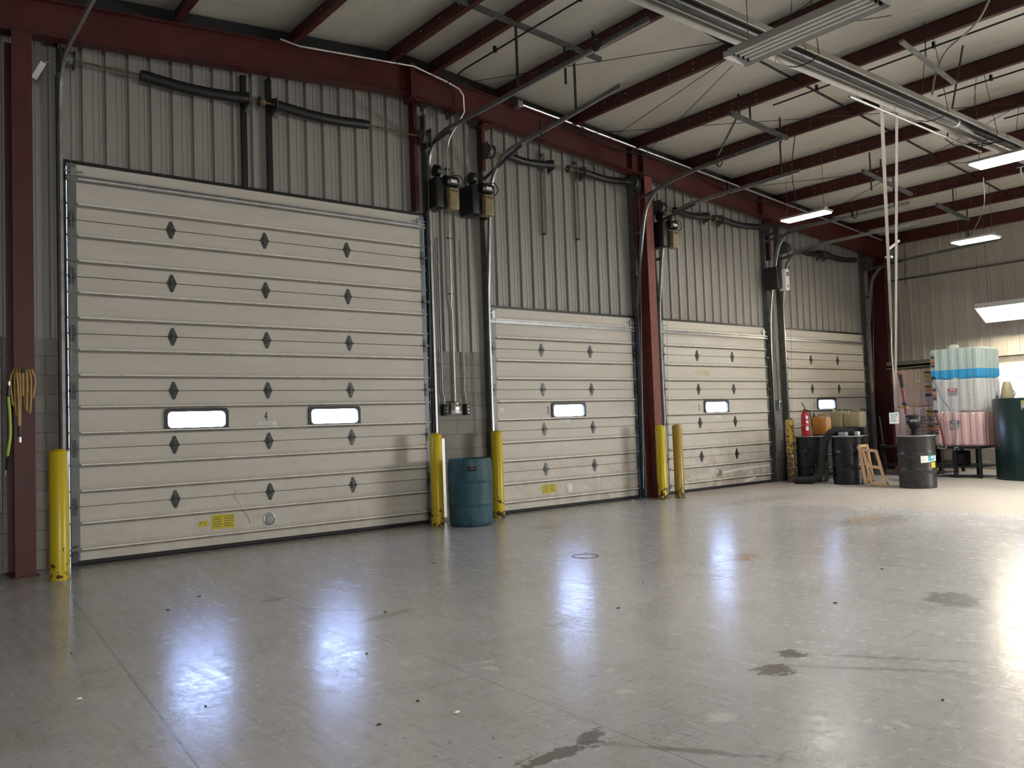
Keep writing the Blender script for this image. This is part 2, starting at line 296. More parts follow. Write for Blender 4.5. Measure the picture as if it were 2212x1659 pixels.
MT = dict(
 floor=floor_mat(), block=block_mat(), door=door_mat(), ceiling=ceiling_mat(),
 siding=plain('ribbed_siding_darkened', (.31, .298, .275), .42, var=.07, scale=1.5, dirt=(.3, .27, .22), dirt_amt=.25, stretch=(3, 3, .4)),  # darkened to paint in the shade high on the door wall
 siding_far=plain('far_wall_siding_lightened', (.56, .525, .475), .45, var=.07, scale=1.5, dirt=(.3, .27, .22), dirt_amt=.25, stretch=(3, 3, .4)),  # same siding made lighter, standing in for stronger light on it
 red=plain('red_primer_steel', (.075, .014, .013), .45, var=.2, scale=3, dirt=(.06, .02, .018), dirt_amt=.4),
 redrust=plain('worn_red_steel', (.20, .055, .042), .6, var=.25, scale=5, dirt=(.10, .035, .025), dirt_amt=.8, stretch=(2, 2, .5)),
 galv=plain('galvanised_steel', (.36, .37, .37), .38, metal=.75, var=.2, scale=9),
 galv_dark=plain('dull_galvanised_steel', (.13, .135, .135), .5, metal=.5, var=.25, scale=9),
 bright=plain('bright_conduit_steel', (.62, .61, .58), .32, metal=.8, var=.1, scale=9),
 black=plain('black_steel', (.012, .012, .013), .4, var=.3, scale=7),
 black_rough=plain('black_rubber', (.016, .016, .017), .75, var=.3, scale=20),
 spring=plain('oiled_spring_steel', (.018, .018, .02), .38, metal=.3, var=.3, scale=20),
 rusty=plain('rusted_shaft_steel', (.13, .085, .055), .6, metal=.3, var=.4, scale=20),
 reflector=plain('dull_aluminium_reflector', (.42, .40, .355), .45, metal=.5, var=.12, scale=4),
 tube=plain('heat_scorched_tube', (.035, .035, .036), .34, metal=.4, var=.5, scale=5, dirt=(.2, .2, .21), dirt_amt=.35, stretch=(.4, 3, 3)),
 fixture=plain('grey_enamel_fixture', (.42, .41, .39), .4, var=.08),
 lamp_off=plain('unlit_fluorescent_tube', (.78, .77, .73), .25, var=.05),
 lamp_on=emis('lit_led_lens', (1, .97, .90), 50),
 lamp_dim=emis('dim_led_lens', (1, .96, .88), 10),
 lamp_strong=emis('lit_fluorescent_tubes', (1, .88, .66), 58),
 teal=plain('weathered_teal_plastic', (.022, .08, .10), .55, var=.3, scale=5, dirt=(.12, .2, .21), dirt_amt=.5, stretch=(2, 2, .5)),
 green=plain('dark_green_enamel', (.006, .024, .020), .3, var=.15, scale=3),
 drum=plain('glossy_black_drum_paint', (.010, .011, .014), .26, var=.2, scale=4),
 drum_grey=plain('worn_charcoal_drum_paint', (.022, .021, .022), .36, var=.3, scale=4, dirt=(.12, .11, .1), dirt_amt=.3),
 drum_top=plain('dusty_drum_lid', (.32, .34, .33), .45, var=.2, scale=8),
 tan_box=plain('tan_enamel', (.30, .235, .12), .45, var=.12, scale=9, dirt=(.12, .09, .04), dirt_amt=.5),
 white=plain('white_plastic', (.75, .75, .74), .4, var=.05),
 paper=plain('white_paper', (.8, .8, .76), .7, var=.04),
 sticker_y=plain('yellow_notice', (.62, .52, .03), .55, var=.12, scale=30, dirt=(.15, .13, .02), dirt_amt=.7),
 sticker_dark=plain('dark_print', (.035, .03, .035), .6), sticker_blue=plain('navy_print', (.035, .03, .13), .5),
 sticker_red=plain('red_print', (.5, .06, .07), .5), sticker_orange=plain('orange_print', (.6, .28, .06), .5),
 sticker_grey=plain('grey_print', (.33, .33, .34), .6), sticker_cyan=plain('teal_print', (.05, .3, .38), .5),
 wood=plain('varnished_maple', (.56, .36, .18), .35, var=.2, scale=5, stretch=(1, 1, .2)),
 redext=plain('extinguisher_red', (.42, .012, .016), .25, var=.1),
 amber=tank_mat('amber_jug_plastic', (.62, .30, .055), t=.2), jug=tank_mat('stained_jerrycan_plastic', (.60, .53, .33), t=.3),
 hose_gold=plain('gold_air_hose', (.42, .27, .08), .4, var=.2), hose_green=plain('lime_air_hose', (.42, .62, .06), .4, var=.1),
 hose_grey=plain('grey_vinyl_hose', (.33, .34, .34), .4), hose_red=plain('maroon_hose', (.17, .03, .03), .45),
 board=plain('grey_brown_board', (.14, .125, .10), .7, var=.15),
 rib=plain('rib_highlight_and_wear', (.78, .77, .72), .35, var=.12, scale=9, dirt=(.4, .36, .3), dirt_amt=.5),  # pale colour of the painted rib highlight and the door scrapes
 peel=plain('cream_patch', (.55, .5, .36), .6),
 seal=plain('door_bottom_rubber', (.012, .012, .014), .7),
 stile=plain('grey_end_stile', (.17, .19, .18), .45, metal=.4, var=.2, scale=6),
 hinge=plain('zinc_hinge', (.085, .09, .088), .42, metal=.5, var=.35, scale=30),
 cloth=plain('blue_work_cloth', (.035, .04, .12), .9, var=.5, scale=14), khaki=plain('dull_yellow_plastic', (.40, .31, .05), .5),
 numbers=plain('black_number_paint', (.02, .02, .02), .6), window_frame=plain('black_window_gasket', (.05, .05, .055), .5),
 pane=glassy('clear_pane', (.97, .98, 1), .92), clear=glassy('clear_cover', (.8, .8, .78), .55, .12),
 tank_w=tank_mat('white_tank_plastic', (.95, .95, .92), t=.45), tank_g=tank_mat('blue_fluid_tank', (.78, .88, .82), (.08, .52, .92), 2.05, .35),
 tank_p=tank_mat('pink_fluid_tank', (.86, .62, .60), (.86, .62, .60), 9, .25), tank_t=tank_mat('tan_fluid_tank', (.70, .52, .40), t=.12),
 ground=plain('outdoor_gravel', (.4, .38, .35), .9, var=.2, scale=2),
 chair=plain('beige_folding_chair', (.33, .26, .2), .5), dust=plain('leaf_litter', (.05, .035, .025), .8, var=.4, scale=30),
)
MT['bollard'] = bollard_mat('yellow_bollard_paint', (.66, .50, .012), (.07, .035, .02), .22, True)
MT['bollard_chip'] = bollard_mat('chipped_yellow_bollard_paint', (.66, .50, .012), (.07, .035, .02), .30, True)
MT['bollard_faded'] = bollard_mat('faded_ochre_bollard_paint', (.42, .30, .06), (.10, .06, .04), .30, True)
MT['bollard_peel'] = bollard_mat('peeling_bollard_paint', (.48, .33, .05), (.075, .055, .04), .22, False)

# ------------------------------------------------------------------ mesh helpers
class MB:
    def __init__(s): s.v = []; s.f = []; s.sm = []
    def add(s, vs, fs, smooth=False):
        o = len(s.v); s.v += [Vector(v) for v in vs]
        for f_ in fs: s.f.append([i+o for i in f_]); s.sm.append(smooth)
        return s
    def box(s, x0, x1, y0, y1, z0, z1, rot=None, piv=None):
        vs = [Vector((x, y, z)) for x in (x0, x1) for y in (y0, y1) for z in (z0, z1)]
        if rot:
            piv = Vector(piv) if piv else Vector(((x0+x1)/2, (y0+y1)/2, (z0+z1)/2))
            m = Matrix.Rotation(rot[0], 3, rot[1]); vs = [m @ (v-piv)+piv for v in vs]
        return s.add(vs, [(0, 1, 3, 2), (4, 6, 7, 5), (0, 4, 5, 1), (2, 3, 7, 6), (0, 2, 6, 4), (1, 5, 7, 3)])
    def bevbox(s, x0, x1, y0, y1, z0, z1, b=.02, seg=3):
        bm = bmesh.new(); bmesh.ops.create_cube(bm, size=1)
        for v in bm.verts: v.co = Vector(((x0+x1)/2+v.co.x*(x1-x0), (y0+y1)/2+v.co.y*(y1-y0), (z0+z1)/2+v.co.z*(z1-z0)))
        bmesh.ops.bevel(bm, geom=bm.edges[:], offset=b, segments=seg, affect='EDGES', profile=.5)
        bm.verts.index_update(); s.add([v.co for v in bm.verts], [[v.index for v in f_.verts] for f_ in bm.faces], True); bm.free(); return s
    def bar(s, a, b, wx, wy, up=(0, 0, 1)):
        # rectangular bar a->b, wx across, wy along 'up'
        a, b = Vector(a), Vector(b); d = (b-a).normalized(); u = Vector(up)
        if abs(d.dot(u)) > .98: u = Vector((0, 1, 0))
        sx = d.cross(u).normalized(); sy = sx.cross(d).normalized()
        vs = [p+sx*i*wx/2+sy*j*wy/2 for p in (a, b) for i, j in ((-1, -1), (1, -1), (1, 1), (-1, 1))]
        return s.add(vs, [(0, 1, 2, 3), (4, 7, 6, 5), (0, 4, 5, 1), (1, 5, 6, 2), (2, 6, 7, 3), (3, 7, 4, 0)])
    def cyl(s, a, b, r, n=20, r2=None, cap=True):
        a, b = Vector(a), Vector(b); r2 = r if r2 is None else r2
        d = (b-a).normalized(); u = Vector((0, 0, 1)) if abs(d.z) < .9 else Vector((1, 0, 0))
        e1 = d.cross(u).normalized(); e2 = e1.cross(d)
        vs = [p+(e1*math.cos(t)+e2*math.sin(t))*rr for p, rr in ((a, r), (b, r2)) for t in [2*PI*i/n for i in range(n)]]
        o = len(s.v); s.v += vs
        for i in range(n):
            j = (i+1) % n; s.f.append([o+i, o+j, o+n+j, o+n+i]); s.sm.append(True)
        if cap:
            s.f.append([o+i for i in range(n)][::-1]); s.sm.append(False); s.f.append([o+n+i for i in range(n)]); s.sm.append(False)
        return s
    def tube(s, pts, r, n=10, cap=True, sub=0, ridged=0):
        P = [Vector(p) for p in pts]
        if sub:   # catmull-rom
            Q = []
            E = [P[0]*2-P[1]]+P+[P[-1]*2-P[-2]]
            for i in range(1, len(E)-2):
                for k in range(sub):
                    t = k/sub; a, b_, c, d = E[i-1], E[i], E[i+1], E[i+2]
                    Q.append(.5*((2*b_)+(c-a)*t+(2*a-5*b_+4*c-d)*t*t+(3*b_-a-3*c+d)*t**3))
            Q.append(P[-1]); P = Q
        o = len(s.v); prev = None
        for i, p in enumerate(P):
            d = (P[min(i+1, len(P)-1)]-P[max(i-1, 0)]).normalized()
            if prev is None:
                u = Vector((0, 0, 1)) if abs(d.z) < .9 else Vector((1, 0, 0)); e1 = d.cross(u).normalized()
            else: e1 = (prev-d*prev.dot(d)).normalized()
            e2 = e1.cross(d); prev = e1
            rr = r*(1+ridged*(1 if i % 2 else -1))
            s.v += [p+(e1*math.cos(t)+e2*math.sin(t))*rr for t in [2*PI*k/n for k in range(n)]]
        for i in range(len(P)-1):
            for k in range(n):
                j = (k+1) % n; s.f.append([o+i*n+k, o+i*n+j, o+(i+1)*n+j, o+(i+1)*n+k]); s.sm.append(True)
        if cap:
            s.f.append([o+k for k in range(n)][::-1]); s.sm.append(False)
            e = o+(len(P)-1)*n; s.f.append([e+k for k in range(n)]); s.sm.append(False)
        return s
    def lathe(s, prof, c=(0, 0, 0), n=36, cap=True):
        # prof = [(r, z)...] from bottom to top
        c = Vector(c); o = len(s.v)
        for r, z in prof: s.v += [c+Vector((r*math.cos(t), r*math.sin(t), z)) for t in [2*PI*k/n for k in range(n)]]
        for i in range(len(prof)-1):
            for k in range(n):
                j = (k+1) % n; s.f.append([o+i*n+k, o+i*n+j, o+(i+1)*n+j, o+(i+1)*n+k]); s.sm.append(True)
        if cap:
            s.f.append([o+k for k in range(n)][::-1]); s.sm.append(False)
            e = o+(len(prof)-1)*n; s.f.append([e+k for k in range(n)]); s.sm.append(False)
        return s
    def prism(s, poly, axis, a, b, smooth=False):
        # poly of 2D points extruded along axis from a to b
        n = len(poly)
        def mk(p, t): return {'x': (t, p[0], p[1]), 'y': (p[0], t, p[1]), 'z': (p[0], p[1], t)}[axis]
        vs = [mk(p, a) for p in poly]+[mk(p, b) for p in poly]
        return s.add(vs, [[i, (i+1) % n, n+(i+1) % n, n+i] for i in range(n)]+[list(range(n))[::-1], [n+i for i in range(n)]], smooth)
    def xf(s, m): s.v = [m @ v for v in s.v]; return s
    def build(s, name, mat, parent=None, origin=None, label=None):
        me = bpy.data.meshes.new(name)
        wl = Vector((0, 0, 0))
        if parent is not None:
            wl = world_loc(parent)
            off = Vector((0, 0, 0)) if origin is None else Vector(origin)-wl
        else:
            if origin is None:
                xs = [v.x for v in s.v]; ys = [v.y for v in s.v]; zs = [v.z for v in s.v]
                origin = ((min(xs)+max(xs))/2, (min(ys)+max(ys))/2, min(zs))
            off = Vector(origin)
        base = wl+off if parent is not None else off
        me.from_pydata([tuple(v-base) for v in s.v], [], s.f)
        me.materials.append(MT[mat] if isinstance(mat, str) else mat)
        me.polygons.foreach_set('use_smooth', s.sm)
        bm = bmesh.new(); bm.from_mesh(me); bmesh.ops.recalc_face_normals(bm, faces=bm.faces); bm.to_mesh(me); bm.free()
        if any(s.sm):
            try: me.set_sharp_from_angle(angle=math.radians(42))
            except Exception: pass
        me.update()
        o = bpy.data.objects.new(name, me); COL.objects.link(o); o.location = off
        if parent is not None: o.parent = parent
        if label: o['label'] = label
        return o
def world_loc(o):
    l = Vector(o.location); p = o.parent
    while p is not None: l = l+Vector(p.location); p = p.parent
    return l
def tag(o, label, cat, group=None, kind=None):
    o['label'] = label; o['category'] = cat
    if group: o['group'] = group
    if kind: o['kind'] = kind
    return o
def thing(name, loc, label, cat, group=None):
    o = bpy.data.objects.new(name, None); COL.objects.link(o); o.location = loc; o.empty_display_size = .1
    return tag(o, label, cat, group)
def struct(name, mb, mat, parent=None, origin=(0, 0, 0)):
    o = mb.build(name, mat, parent, origin if parent is None else None)
    if parent is None: o['kind'] = 'structure'
    return o
def copy_tree(root, loc=None, label=None, group=None):
    r = root.copy(); COL.objects.link(r)
    if loc is not None: r.location = loc
    if label: r['label'] = label
    if group: r['group'] = group
    for ch in list(root.children):
        c = ch.copy(); COL.objects.link(c); c.parent = r
        for g in list(ch.children):
            d = g.copy(); COL.objects.link(d); d.parent = c
    return r
def text_mesh(name, body, size, mat, parent, loc, rot, extrude=.0008, sx=1, align='CENTER'):
    cu = bpy.data.curves.new(name, 'FONT'); cu.body = body; cu.size = size; cu.extrude = extrude; cu.align_x = align; cu.align_y = 'CENTER'
    t = bpy.data.objects.new(name+'_src', cu); COL.objects.link(t)
    bpy.context.view_layer.update()
    dg = bpy.context.evaluated_depsgraph_get()
    me = bpy.data.meshes.new_from_object(t.evaluated_get(dg)); me.name = name
    bpy.data.objects.remove(t)
    me.materials.clear(); me.materials.append(MT[mat])
    for v in me.vertices: v.co.x *= sx
    o = bpy.data.objects.new(name, me); COL.objects.link(o)
    o.location = Vector(loc)-world_loc(parent); o.rotation_euler = rot; o.parent = parent
    return o
FACE_CAM = (PI/2, 0, 0)                      # text facing -y
FACE_LEFT = (PI/2, 0, -PI/2)                 # text facing -x

DN = {4: 'the widest door', 3: 'the second door', 2: 'the third door', 1: 'the farthest door'}
# ------------------------------------------------------------------ key dimensions (metres)
D = {4: (1.96, 6.43, 4.27, 7), 3: (7.56, 10.62, 3.05, 5), 2: (11.30, 14.42, 3.05, 5), 1: (15.05, 18.18, 3.05, 5)}
XR, XL, YB = 19.15, -3.5, -20.0
BLK = 2.38
RIDGE_X, RZ = 6.18, 6.45           # roof deck underside at the ridge
def roof(x): return RZ-.083*abs(x-RIDGE_X)

# ------------------------------------------------------------------ setting
struct('floor', MB().box(XL-.2, XR+.2, YB-.2, .30, -.15, 0), 'floor')
struct('ground_outside', MB().box(-60, 80, .30, 60, -.2, -.02).box(XR+.2, 80, -60, .30, -.2, -.02), 'ground')
cl = MB()
for x0, x1 in ((XL-.2, RIDGE_X), (RIDGE_X, XR+.2)):
    a, b = roof(x0), roof(x1)
    cl.add([(x0, YB-.2, a), (x1, YB-.2, b), (x1, .35, b), (x0, .35, a), (x0, YB-.2, a+.1), (x1, YB-.2, b+.1), (x1, .35, b+.1), (x0, .35, a+.1)],
           [(0, 1, 2, 3), (4, 7, 6, 5), (0, 4, 5, 1), (2, 6, 7, 3), (0, 3, 7, 4), (1, 5, 6, 2)])
struct('ceiling', cl, 'ceiling')

def rib_profile(L, pitch, first, depth=.034, w=.055):
    # corrugated edge from 0 to L: list of (u, d); d > 0 stands into the room
    pts = [(0, 0)]
    u = first
    while u < L-.05:
        if u-w/2 > pts[-1][0]+.001:
            # two minor ribs between majors
            prev = pts[-1][0]
            if pitch-.01 < u-prev+w+.02:
                for q in (.36, .64):
                    c = prev+(u-prev)*q
                    pts += [(c-.012, 0), (c-.007, .005), (c+.007, .005), (c+.012, 0)]
            pts += [(u-w/2, 0), (u-w/2+.010, depth), (u+w/2-.010, depth), (u+w/2, 0)]
        u += pitch
    pts.append((L, 0)); return pts
def siding_sheet(mb, x0, x1, zlo, zhi, y, pitch, first):
    # sheet in the xz plane facing -y; zlo, zhi functions of x
    pts = rib_profile(x1-x0, pitch, first)
    n = len(pts); vs = []
    for u, d in pts:
        vs += [(x0+u, y-d, zlo(x0+u)), (x0+u, y-d, zhi(x0+u)), (x0+u, y+.03, zlo(x0+u)), (x0+u, y+.03, zhi(x0+u))]
    fs = []
    for i in range(n-1):
        a, b = 4*i, 4*i+4
        fs += [(a, b, b+1, a+1), (a+2, a+3, b+3, b+2), (a, a+2, b+2, b), (a+1, b+1, b+3, a+3)]
    fs += [(0, 1, 3, 2), (4*n-4, 4*n-2, 4*n-1, 4*n-3)]
    mb.add(vs, fs)
Bk = MB()
edges = [XL]+sum([[D[k][0]-.0, D[k][1]+(.016 if k > 2 else .006)] for k in (4, 3, 2, 1)], [])+[XR+.2]
for i in range(0, len(edges), 2):
    Bk.box(edges[i], edges[i+1], .055, .28, 0, BLK)
wall_back = struct('wall_back', Bk, 'block')
sd = MB()
for i in range(0, len(edges), 2):
    a, b = edges[i], edges[i+1]
    siding_sheet(sd, a, b, lambda x: BLK, roof, .055, .237, .10)
for k, off in ((4, .18), (3, .21), (2, .15), (1, .15)):
    a, b, h, _ = D[k]
    siding_sheet(sd, a, b+(.016 if k > 2 else .006), lambda x, h=h: h-.02, roof, .055, .2375, off)
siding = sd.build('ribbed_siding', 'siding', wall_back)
# gable wall behind siding: blocks daylight
for k in (4, 3, 2, 1):
    a, b, h, _ = D[k]
# far wall
fw = MB().box(XR, XR+.2, YB, -3.0-.0, 0, 1.38).box(XR, XR+.2, -2.36, .28, 0, BLK).box(XR, XR+.2, YB, -2.36, 2.24, BLK).box(XR, XR+.2, -3.0, -2.36, 0, 1.38).box(XR, XR+.2, YB, -3.0, 1.38, 2.24)
wall_right = struct('wall_right', fw, 'block')
s2 = MB()
pts = rib_profile(20.3, .2435, .22)
vs = []; n = len(pts)
for u, d in pts: vs += [(XR-.0-d-.02, .3-u, BLK), (XR-.02-d, .3-u, roof(XR)), (XR+.03, .3-u, BLK), (XR+.03, .3-u, roof(XR))]
fs = []
for i in range(n-1):
    a, b = 4*i, 4*i+4; fs += [(a, a+1, b+1, b), (a+2, b+2, b+3, a+3), (a, b, b+2, a+2), (a+1, a+3, b+3, b+1)]
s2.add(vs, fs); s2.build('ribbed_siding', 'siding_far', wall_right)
struct('wall_left', MB().box(XL-.2, XL, YB, .28, 0, roof(XL)), 'siding')
wf = MB()
ops = [(-2.7, 1.5), (4.9, 9.1), (12.9, 17.1)]
xs = [XL]+[v for o in ops for v in o]+[XR]
wf.box(XL, XR, YB-.2, YB, 0, 4.1)
wf.prism([(XL, 4.1), (XR, 4.1), (XR, roof(XR)), (RIDGE_X, RZ), (XL, roof(XL))], 'y', YB-.2, YB)
struct('wall_front', wf, 'siding')
# dark header trim over each door and red jamb angles
i = 1
for k in (4, 3, 2, 1):
    a, b, h, _ = D[k]
    struct('trim_%d' % i, MB().box(a-.05, b+.03, .0, .05, h-.01, h+.03), 'black'); i += 1
    struct('trim_%d' % i, MB().box(a-.09, a-.055, -.06, .05, 0, 5.9 if k > 2 else 5.2), 'galv_dark'); i += 1
    struct('trim_%d' % i, MB().box(b+.05, b+.085, -.05, .05, 0, 5.7 if k > 2 else 5.1), 'galv_dark'); i += 1
for x0, x1 in ((XL, RIDGE_X), (RIDGE_X, XR)):  # black infill added above the rafters in place of the shaded cavity
    a, b = roof(x0), roof(x1)
    struct('trim_%d' % i, MB().add([(x0, y, z) for y in (-.125, .0) for z in (a-.24, a-.005)]+[(x1, y, z) for y in (-.125, .0) for z in (b-.24, b-.005)], [(0, 1, 3, 2), (4, 6, 7, 5), (0, 4, 5, 1), (2, 3, 7, 6), (0, 2, 6, 4), (1, 5, 7, 3)]), 'black_rough'); i += 1
for k in (4, 3, 2, 1):
    a, b, h, _ = D[k]; sl = .022 if k > 2 else .016
    struct('trim_%d' % i, MB().box(b+sl, b+.055, -.002, .053, 0, h-.01), 'seal'); i += 1
    struct('trim_%d' % i, MB().box(a-.055, a-.014, -.002, .053, 0, h-.01), 'seal'); i += 1
# flashing line on the far wall and window
struct('trim_%d' % i, MB().box(XR-.075, XR-.045, -19, -.05, 4.285, 4.315), 'galv_dark'); i += 1
win = struct('window_1', MB().box(XR-.03, XR+.06, -3.0, -2.94, 1.38, 2.24).box(XR-.03, XR+.06, -2.42, -2.36, 1.38, 2.24).box(XR-.03, XR+.06, -2.94, -2.42, 1.38, 1.44).box(XR-.03, XR+.06, -2.94, -2.42, 2.18, 2.24), 'white', origin=(XR, -2.68, 1.38))
MB().box(XR+.02, XR+.03, -2.94, -2.42, 1.44, 2.18).build('pane', 'pane', win)

# ------------------------------------------------------------------ sectional doors
HSET = {}
def hinge_meshes():
    m = MB()
    # diamond hinge: two triangular leaves with a knuckle, centred at origin facing -y
    m.prism([(-.013, .10), (.013, .10), (.050, .012), (.050, -.012), (.013, -.10), (-.013, -.10), (-.050, -.012), (-.050, .012)], 'y', -.006, 0)
    m.cyl((-.05, -.014, 0), (.05, -.014, 0), .011, 10)
    for z in (.07, -.07): m.cyl((0, -.006, z), (0, -.012, z), .008, 8)
    m.box(-.016, .016, -.018, -.004, -.04, .04)
    return m
win_x = {4: [3.275, 5.01], 3: [9.06], 2: [12.77], 1: [16.505]}
hin_x = {4: [3.02, 4.13, 5.245], 3: [8.54, 9.58], 2: [12.28, 13.32], 1: [16.0, 17.04]}
T = .05
for k in (4, 3, 2, 1):
    a, b, h, ns = D[k]
    sh = h/ns
    root = bpy.data.objects.new('door_%d' % k, None); COL.objects.link(root); root.location = ((a+b)/2, 0, 0)
    root['kind'] = 'structure'
    st = .085
    for j in range(ns):
        z0, z1 = j*sh, (j+1)*sh
        wj = 2
        m = MB()
        e = .002
        # section outline in (y, z): flat skin with two pressed ribs and tongue joint
        rb1, rb2 = z0+.274*sh, z0+.72*sh
        def prof():
            p = [(T, z0-.004), (.03, z0-.004), (.03, z0), (0, z0+e)]
            for rb in (rb1, rb2):
                p += [(0, rb-.030), (.010, rb-.012), (-.026, rb-.008), (-.026, rb+.008), (.010, rb+.014), (0, rb+.045)]
            p += [(0, z1-.006), (.006, z1-e), (.025, z1-e), (.025, z1-.005), (T, z1-.005)]
            return p
        if j == wj:
            # window band between the two ribs is cut by the window openings
            wz0, wz1 = 1.400, 1.608
            lo = [(T, z0-.004), (.03, z0-.004), (.03, z0), (0, z0+e), (0, rb1-.030), (.010, rb1-.012), (-.026, rb1-.008), (-.026, rb1+.008), (.004, rb1+.016), (0, wz0), (T, wz0)]
            hi = [(T, wz1), (0, wz1), (0, rb2-.030), (.010, rb2-.012), (-.026, rb2-.008), (-.026, rb2+.008), (.008, rb2+.020), (0, rb2+.045), (0, z1-.006), (.006, z1-e), (.025, z1-e), (.025, z1-.005), (T, z1-.005)]
            # rib 2 sits just above the glass in the photo
            if rb2-.030 < wz1: wz1 = rb2-.031
            hi[0] = (T, wz1); hi[1] = (0, wz1)
            m.prism(lo, 'x', a, b); m.prism(hi, 'x', a, b)
            xs = [a]
            for c in win_x[k]: xs += [c-.338, c+.338]
            xs.append(b)
            for q in range(0, len(xs), 2): m.box(xs[q], xs[q+1], 0, T, wz0, wz1)
        else:
            m.prism(prof(), 'x', a, b)
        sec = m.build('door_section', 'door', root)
        for rb in (rb1, rb2): MB().box(a-.01, b+.01, -.0285, -.0262, rb-.007, rb+.0082).box(a-.01, b+.01, -.0285, .006, rb+.0082, rb+.0092).build('rib_highlight', 'rib', sec)  # pale strip paints the light on each rib front, with worn paint
        # end stiles and rib ends
        for xx0, xx1 in ((a-.01, a+st), (b-st*.55, b+.01)):
            m = MB().box(xx0, xx1, -.004, .001, z0+.004, z1-.004)
            for rb in (rb1, rb2): m.box(xx0-.012, xx1+.012, -.030, -.004, rb-.009, rb+.009)
            m.build('end_stile', 'stile', root)
    # hinges
    HM = None
    for j in range(1, ns):
        for x in hin_x[k]:
            if HM is None:
                o = hinge_meshes().build('hinge', 'hinge', root, origin=None); HM = o
                me = o.data
                for v in me.vertices: v.co += world_loc(root)
            else:
                o = HM.copy(); COL.objects.link(o); o.parent = root
            o.location = (x-(a+b)/2, 0, j*sh)
    # edge roller hinges
    RH = None
    for j in range(0, ns):
        for x, sg in ((a+.03, -1), (b-.02, 1)):
            m = MB()
            zz = j*sh if j else .12
            m.prism([(x-.025, zz+.09), (x+.025, zz+.09), (x+.03, zz+.02), (x+.03, zz-.02), (x+.025, zz-.09), (x-.025, zz-.09)], 'y', -.012, -.004)
            m.box(x-.03, x+.03, -.05, -.012, zz-.018, zz+.018).cyl((x, -.04, zz), (x+sg*.07, -.04, zz), .008, 8)
            m.cyl((x+sg*.055, -.04, zz), (x+sg*.072, -.04, zz), .022, 12)
            m.build('roller_hinge', 'hinge', root)
    # top strut
    zt = h-.165 if k == 4 else h-.205
    MB().prism([(-.002, zt-.03), (-.05, zt-.03), (-.05, zt-.018), (-.012, zt-.018), (-.012, zt+.018), (-.05, zt+.018), (-.05, zt+.03), (-.002, zt+.03)], 'x', a-.015, b+.015).build('top_strut', 'galv', root)
    for x in (a+.06, b-.06):
        MB().box(x-.09, x+.09, -.03, -.004, h-.10, h-.085).box(x-.03, x+.03, -.018, -.002, h-.20, h-.05).build('top_bracket', 'galv', root)
    MB().prism([(.04, -.0), (.0, .0), (-.008, .012), (-.004, .05), (.04, .05)], 'x', a, b).build('bottom_seal', 'seal', root)
    # windows
    for c in win_x[k]:
        z0, z1 = 1.395, 1.605
        w_, r_ = .345, .05
        def rr(w, hz0, hz1, r, nseg=6):
            pts = []
            for cx, cz, a0 in ((c+w-r, hz1-r, 0), (c-w+r, hz1-r, PI/2), (c-w+r, hz0+r, PI), (c+w-r, hz0+r, 1.5*PI)):
                for q in range(nseg+1): t = a0+PI/2*q/nseg; pts.append((cx+r*math.cos(t), cz+r*math.sin(t)))
            return pts
        outer, inner = rr(.362, 1.372, 1.628, .045), rr(.325, 1.41, 1.59, .045)
        n = len(outer); vs = []
        for y in (-.022, .012):
            vs += [(p[0], y, p[1]) for p in outer]+[(p[0], y, p[1]) for p in inner]
        fs = []
        for q in range(n):
            r2 = (q+1) % n
            fs += [(q, r2, n+r2, n+q), (q, 2*n+q, 2*n+r2, r2), (n+q, n+r2, 3*n+r2, 3*n+q), (2*n+q, 3*n+q, 3*n+r2, 2*n+r2)]
        fr = MB().add(vs, fs, True).build('window_frame', 'window_frame', root)
        MB().box(c-.343, c+.343, .018, .022, 1.397, 1.603).build('pane', 'pane', fr)
    # painted number
    nx, nz = {4: (4.10, 1.515), 3: (8.63, 1.505), 2: (12.27, 1.49), 1: (16.03, 1.49)}[k]
    text_mesh('painted_number', str(k), .15, 'numbers', root, (nx, -.0015, nz), FACE_CAM, sx=.62)
    if k != 1:
        px, pz, pw = {4: (4.115, 1.43, .115), 3: (8.97, 1.33, .11), 2: (12.78, 1.31, .11)}[k]
        pl = MB().box(px-pw, px+pw, -.003, -.0005, pz-.032, pz+.032).build('data_plate', 'paper', root)
        m = MB()
        m.box(px-pw+.004, px+pw-.004, -.004, -.003, pz+.026, pz+.029).box(px-pw+.004, px+pw-.004, -.004, -.003, pz-.029, pz-.026)
        for q in range(5): m.box(px-pw+.015, px+pw-.015-random.random()*.06, -.004, -.003, pz+.016-q*.010, pz+.019-q*.010)
        m.build('print_lines', 'sticker_grey', pl)
    # round hand-hole / step plate near the floor
    rx = {4: 4.115, 3: 9.02, 2: 12.76, 1: 16.4}[k]
    if k in (4, 3, 2):
        m = MB(); mm = Matrix.Translation((rx, -.012 if k != 4 else -.004, .295)) @ Matrix.Rotation(PI/2, 4, 'X')
        m.lathe([(.075, 0), (.075, .008), (.062, .012), (.058, .004), (.045, .004), (.040, .010), (.0001, .010)], n=28).xf(Matrix.Translation((rx, 0, .285)) @ Matrix.Rotation(PI/2, 4, 'X'))
        m.build('lock_plate', 'galv' if k != 3 else 'white', root)
    # warning notices
    def notice(x0, x1, z0, z1, tilt=0, lines=5):
        p = MB().box(x0, x1, -.0035, -.0005, z0, z1, rot=(tilt, 'Y')).build('notice', 'sticker_y', root)
        m = MB()
        ccx = (x0+x1)/2
        for q in range(lines):
            zz = z1-(z1-z0)*(q+.9)/(lines+1)
            m.box(x0+.015, ccx-.008-random.random()*.03, -.0045, -.0035, zz, zz+.006).box(ccx+.008, x1-.012-random.random()*.04, -.0045, -.0035, zz, zz+.006)
        m.build('notice_print', 'sticker_dark', p)
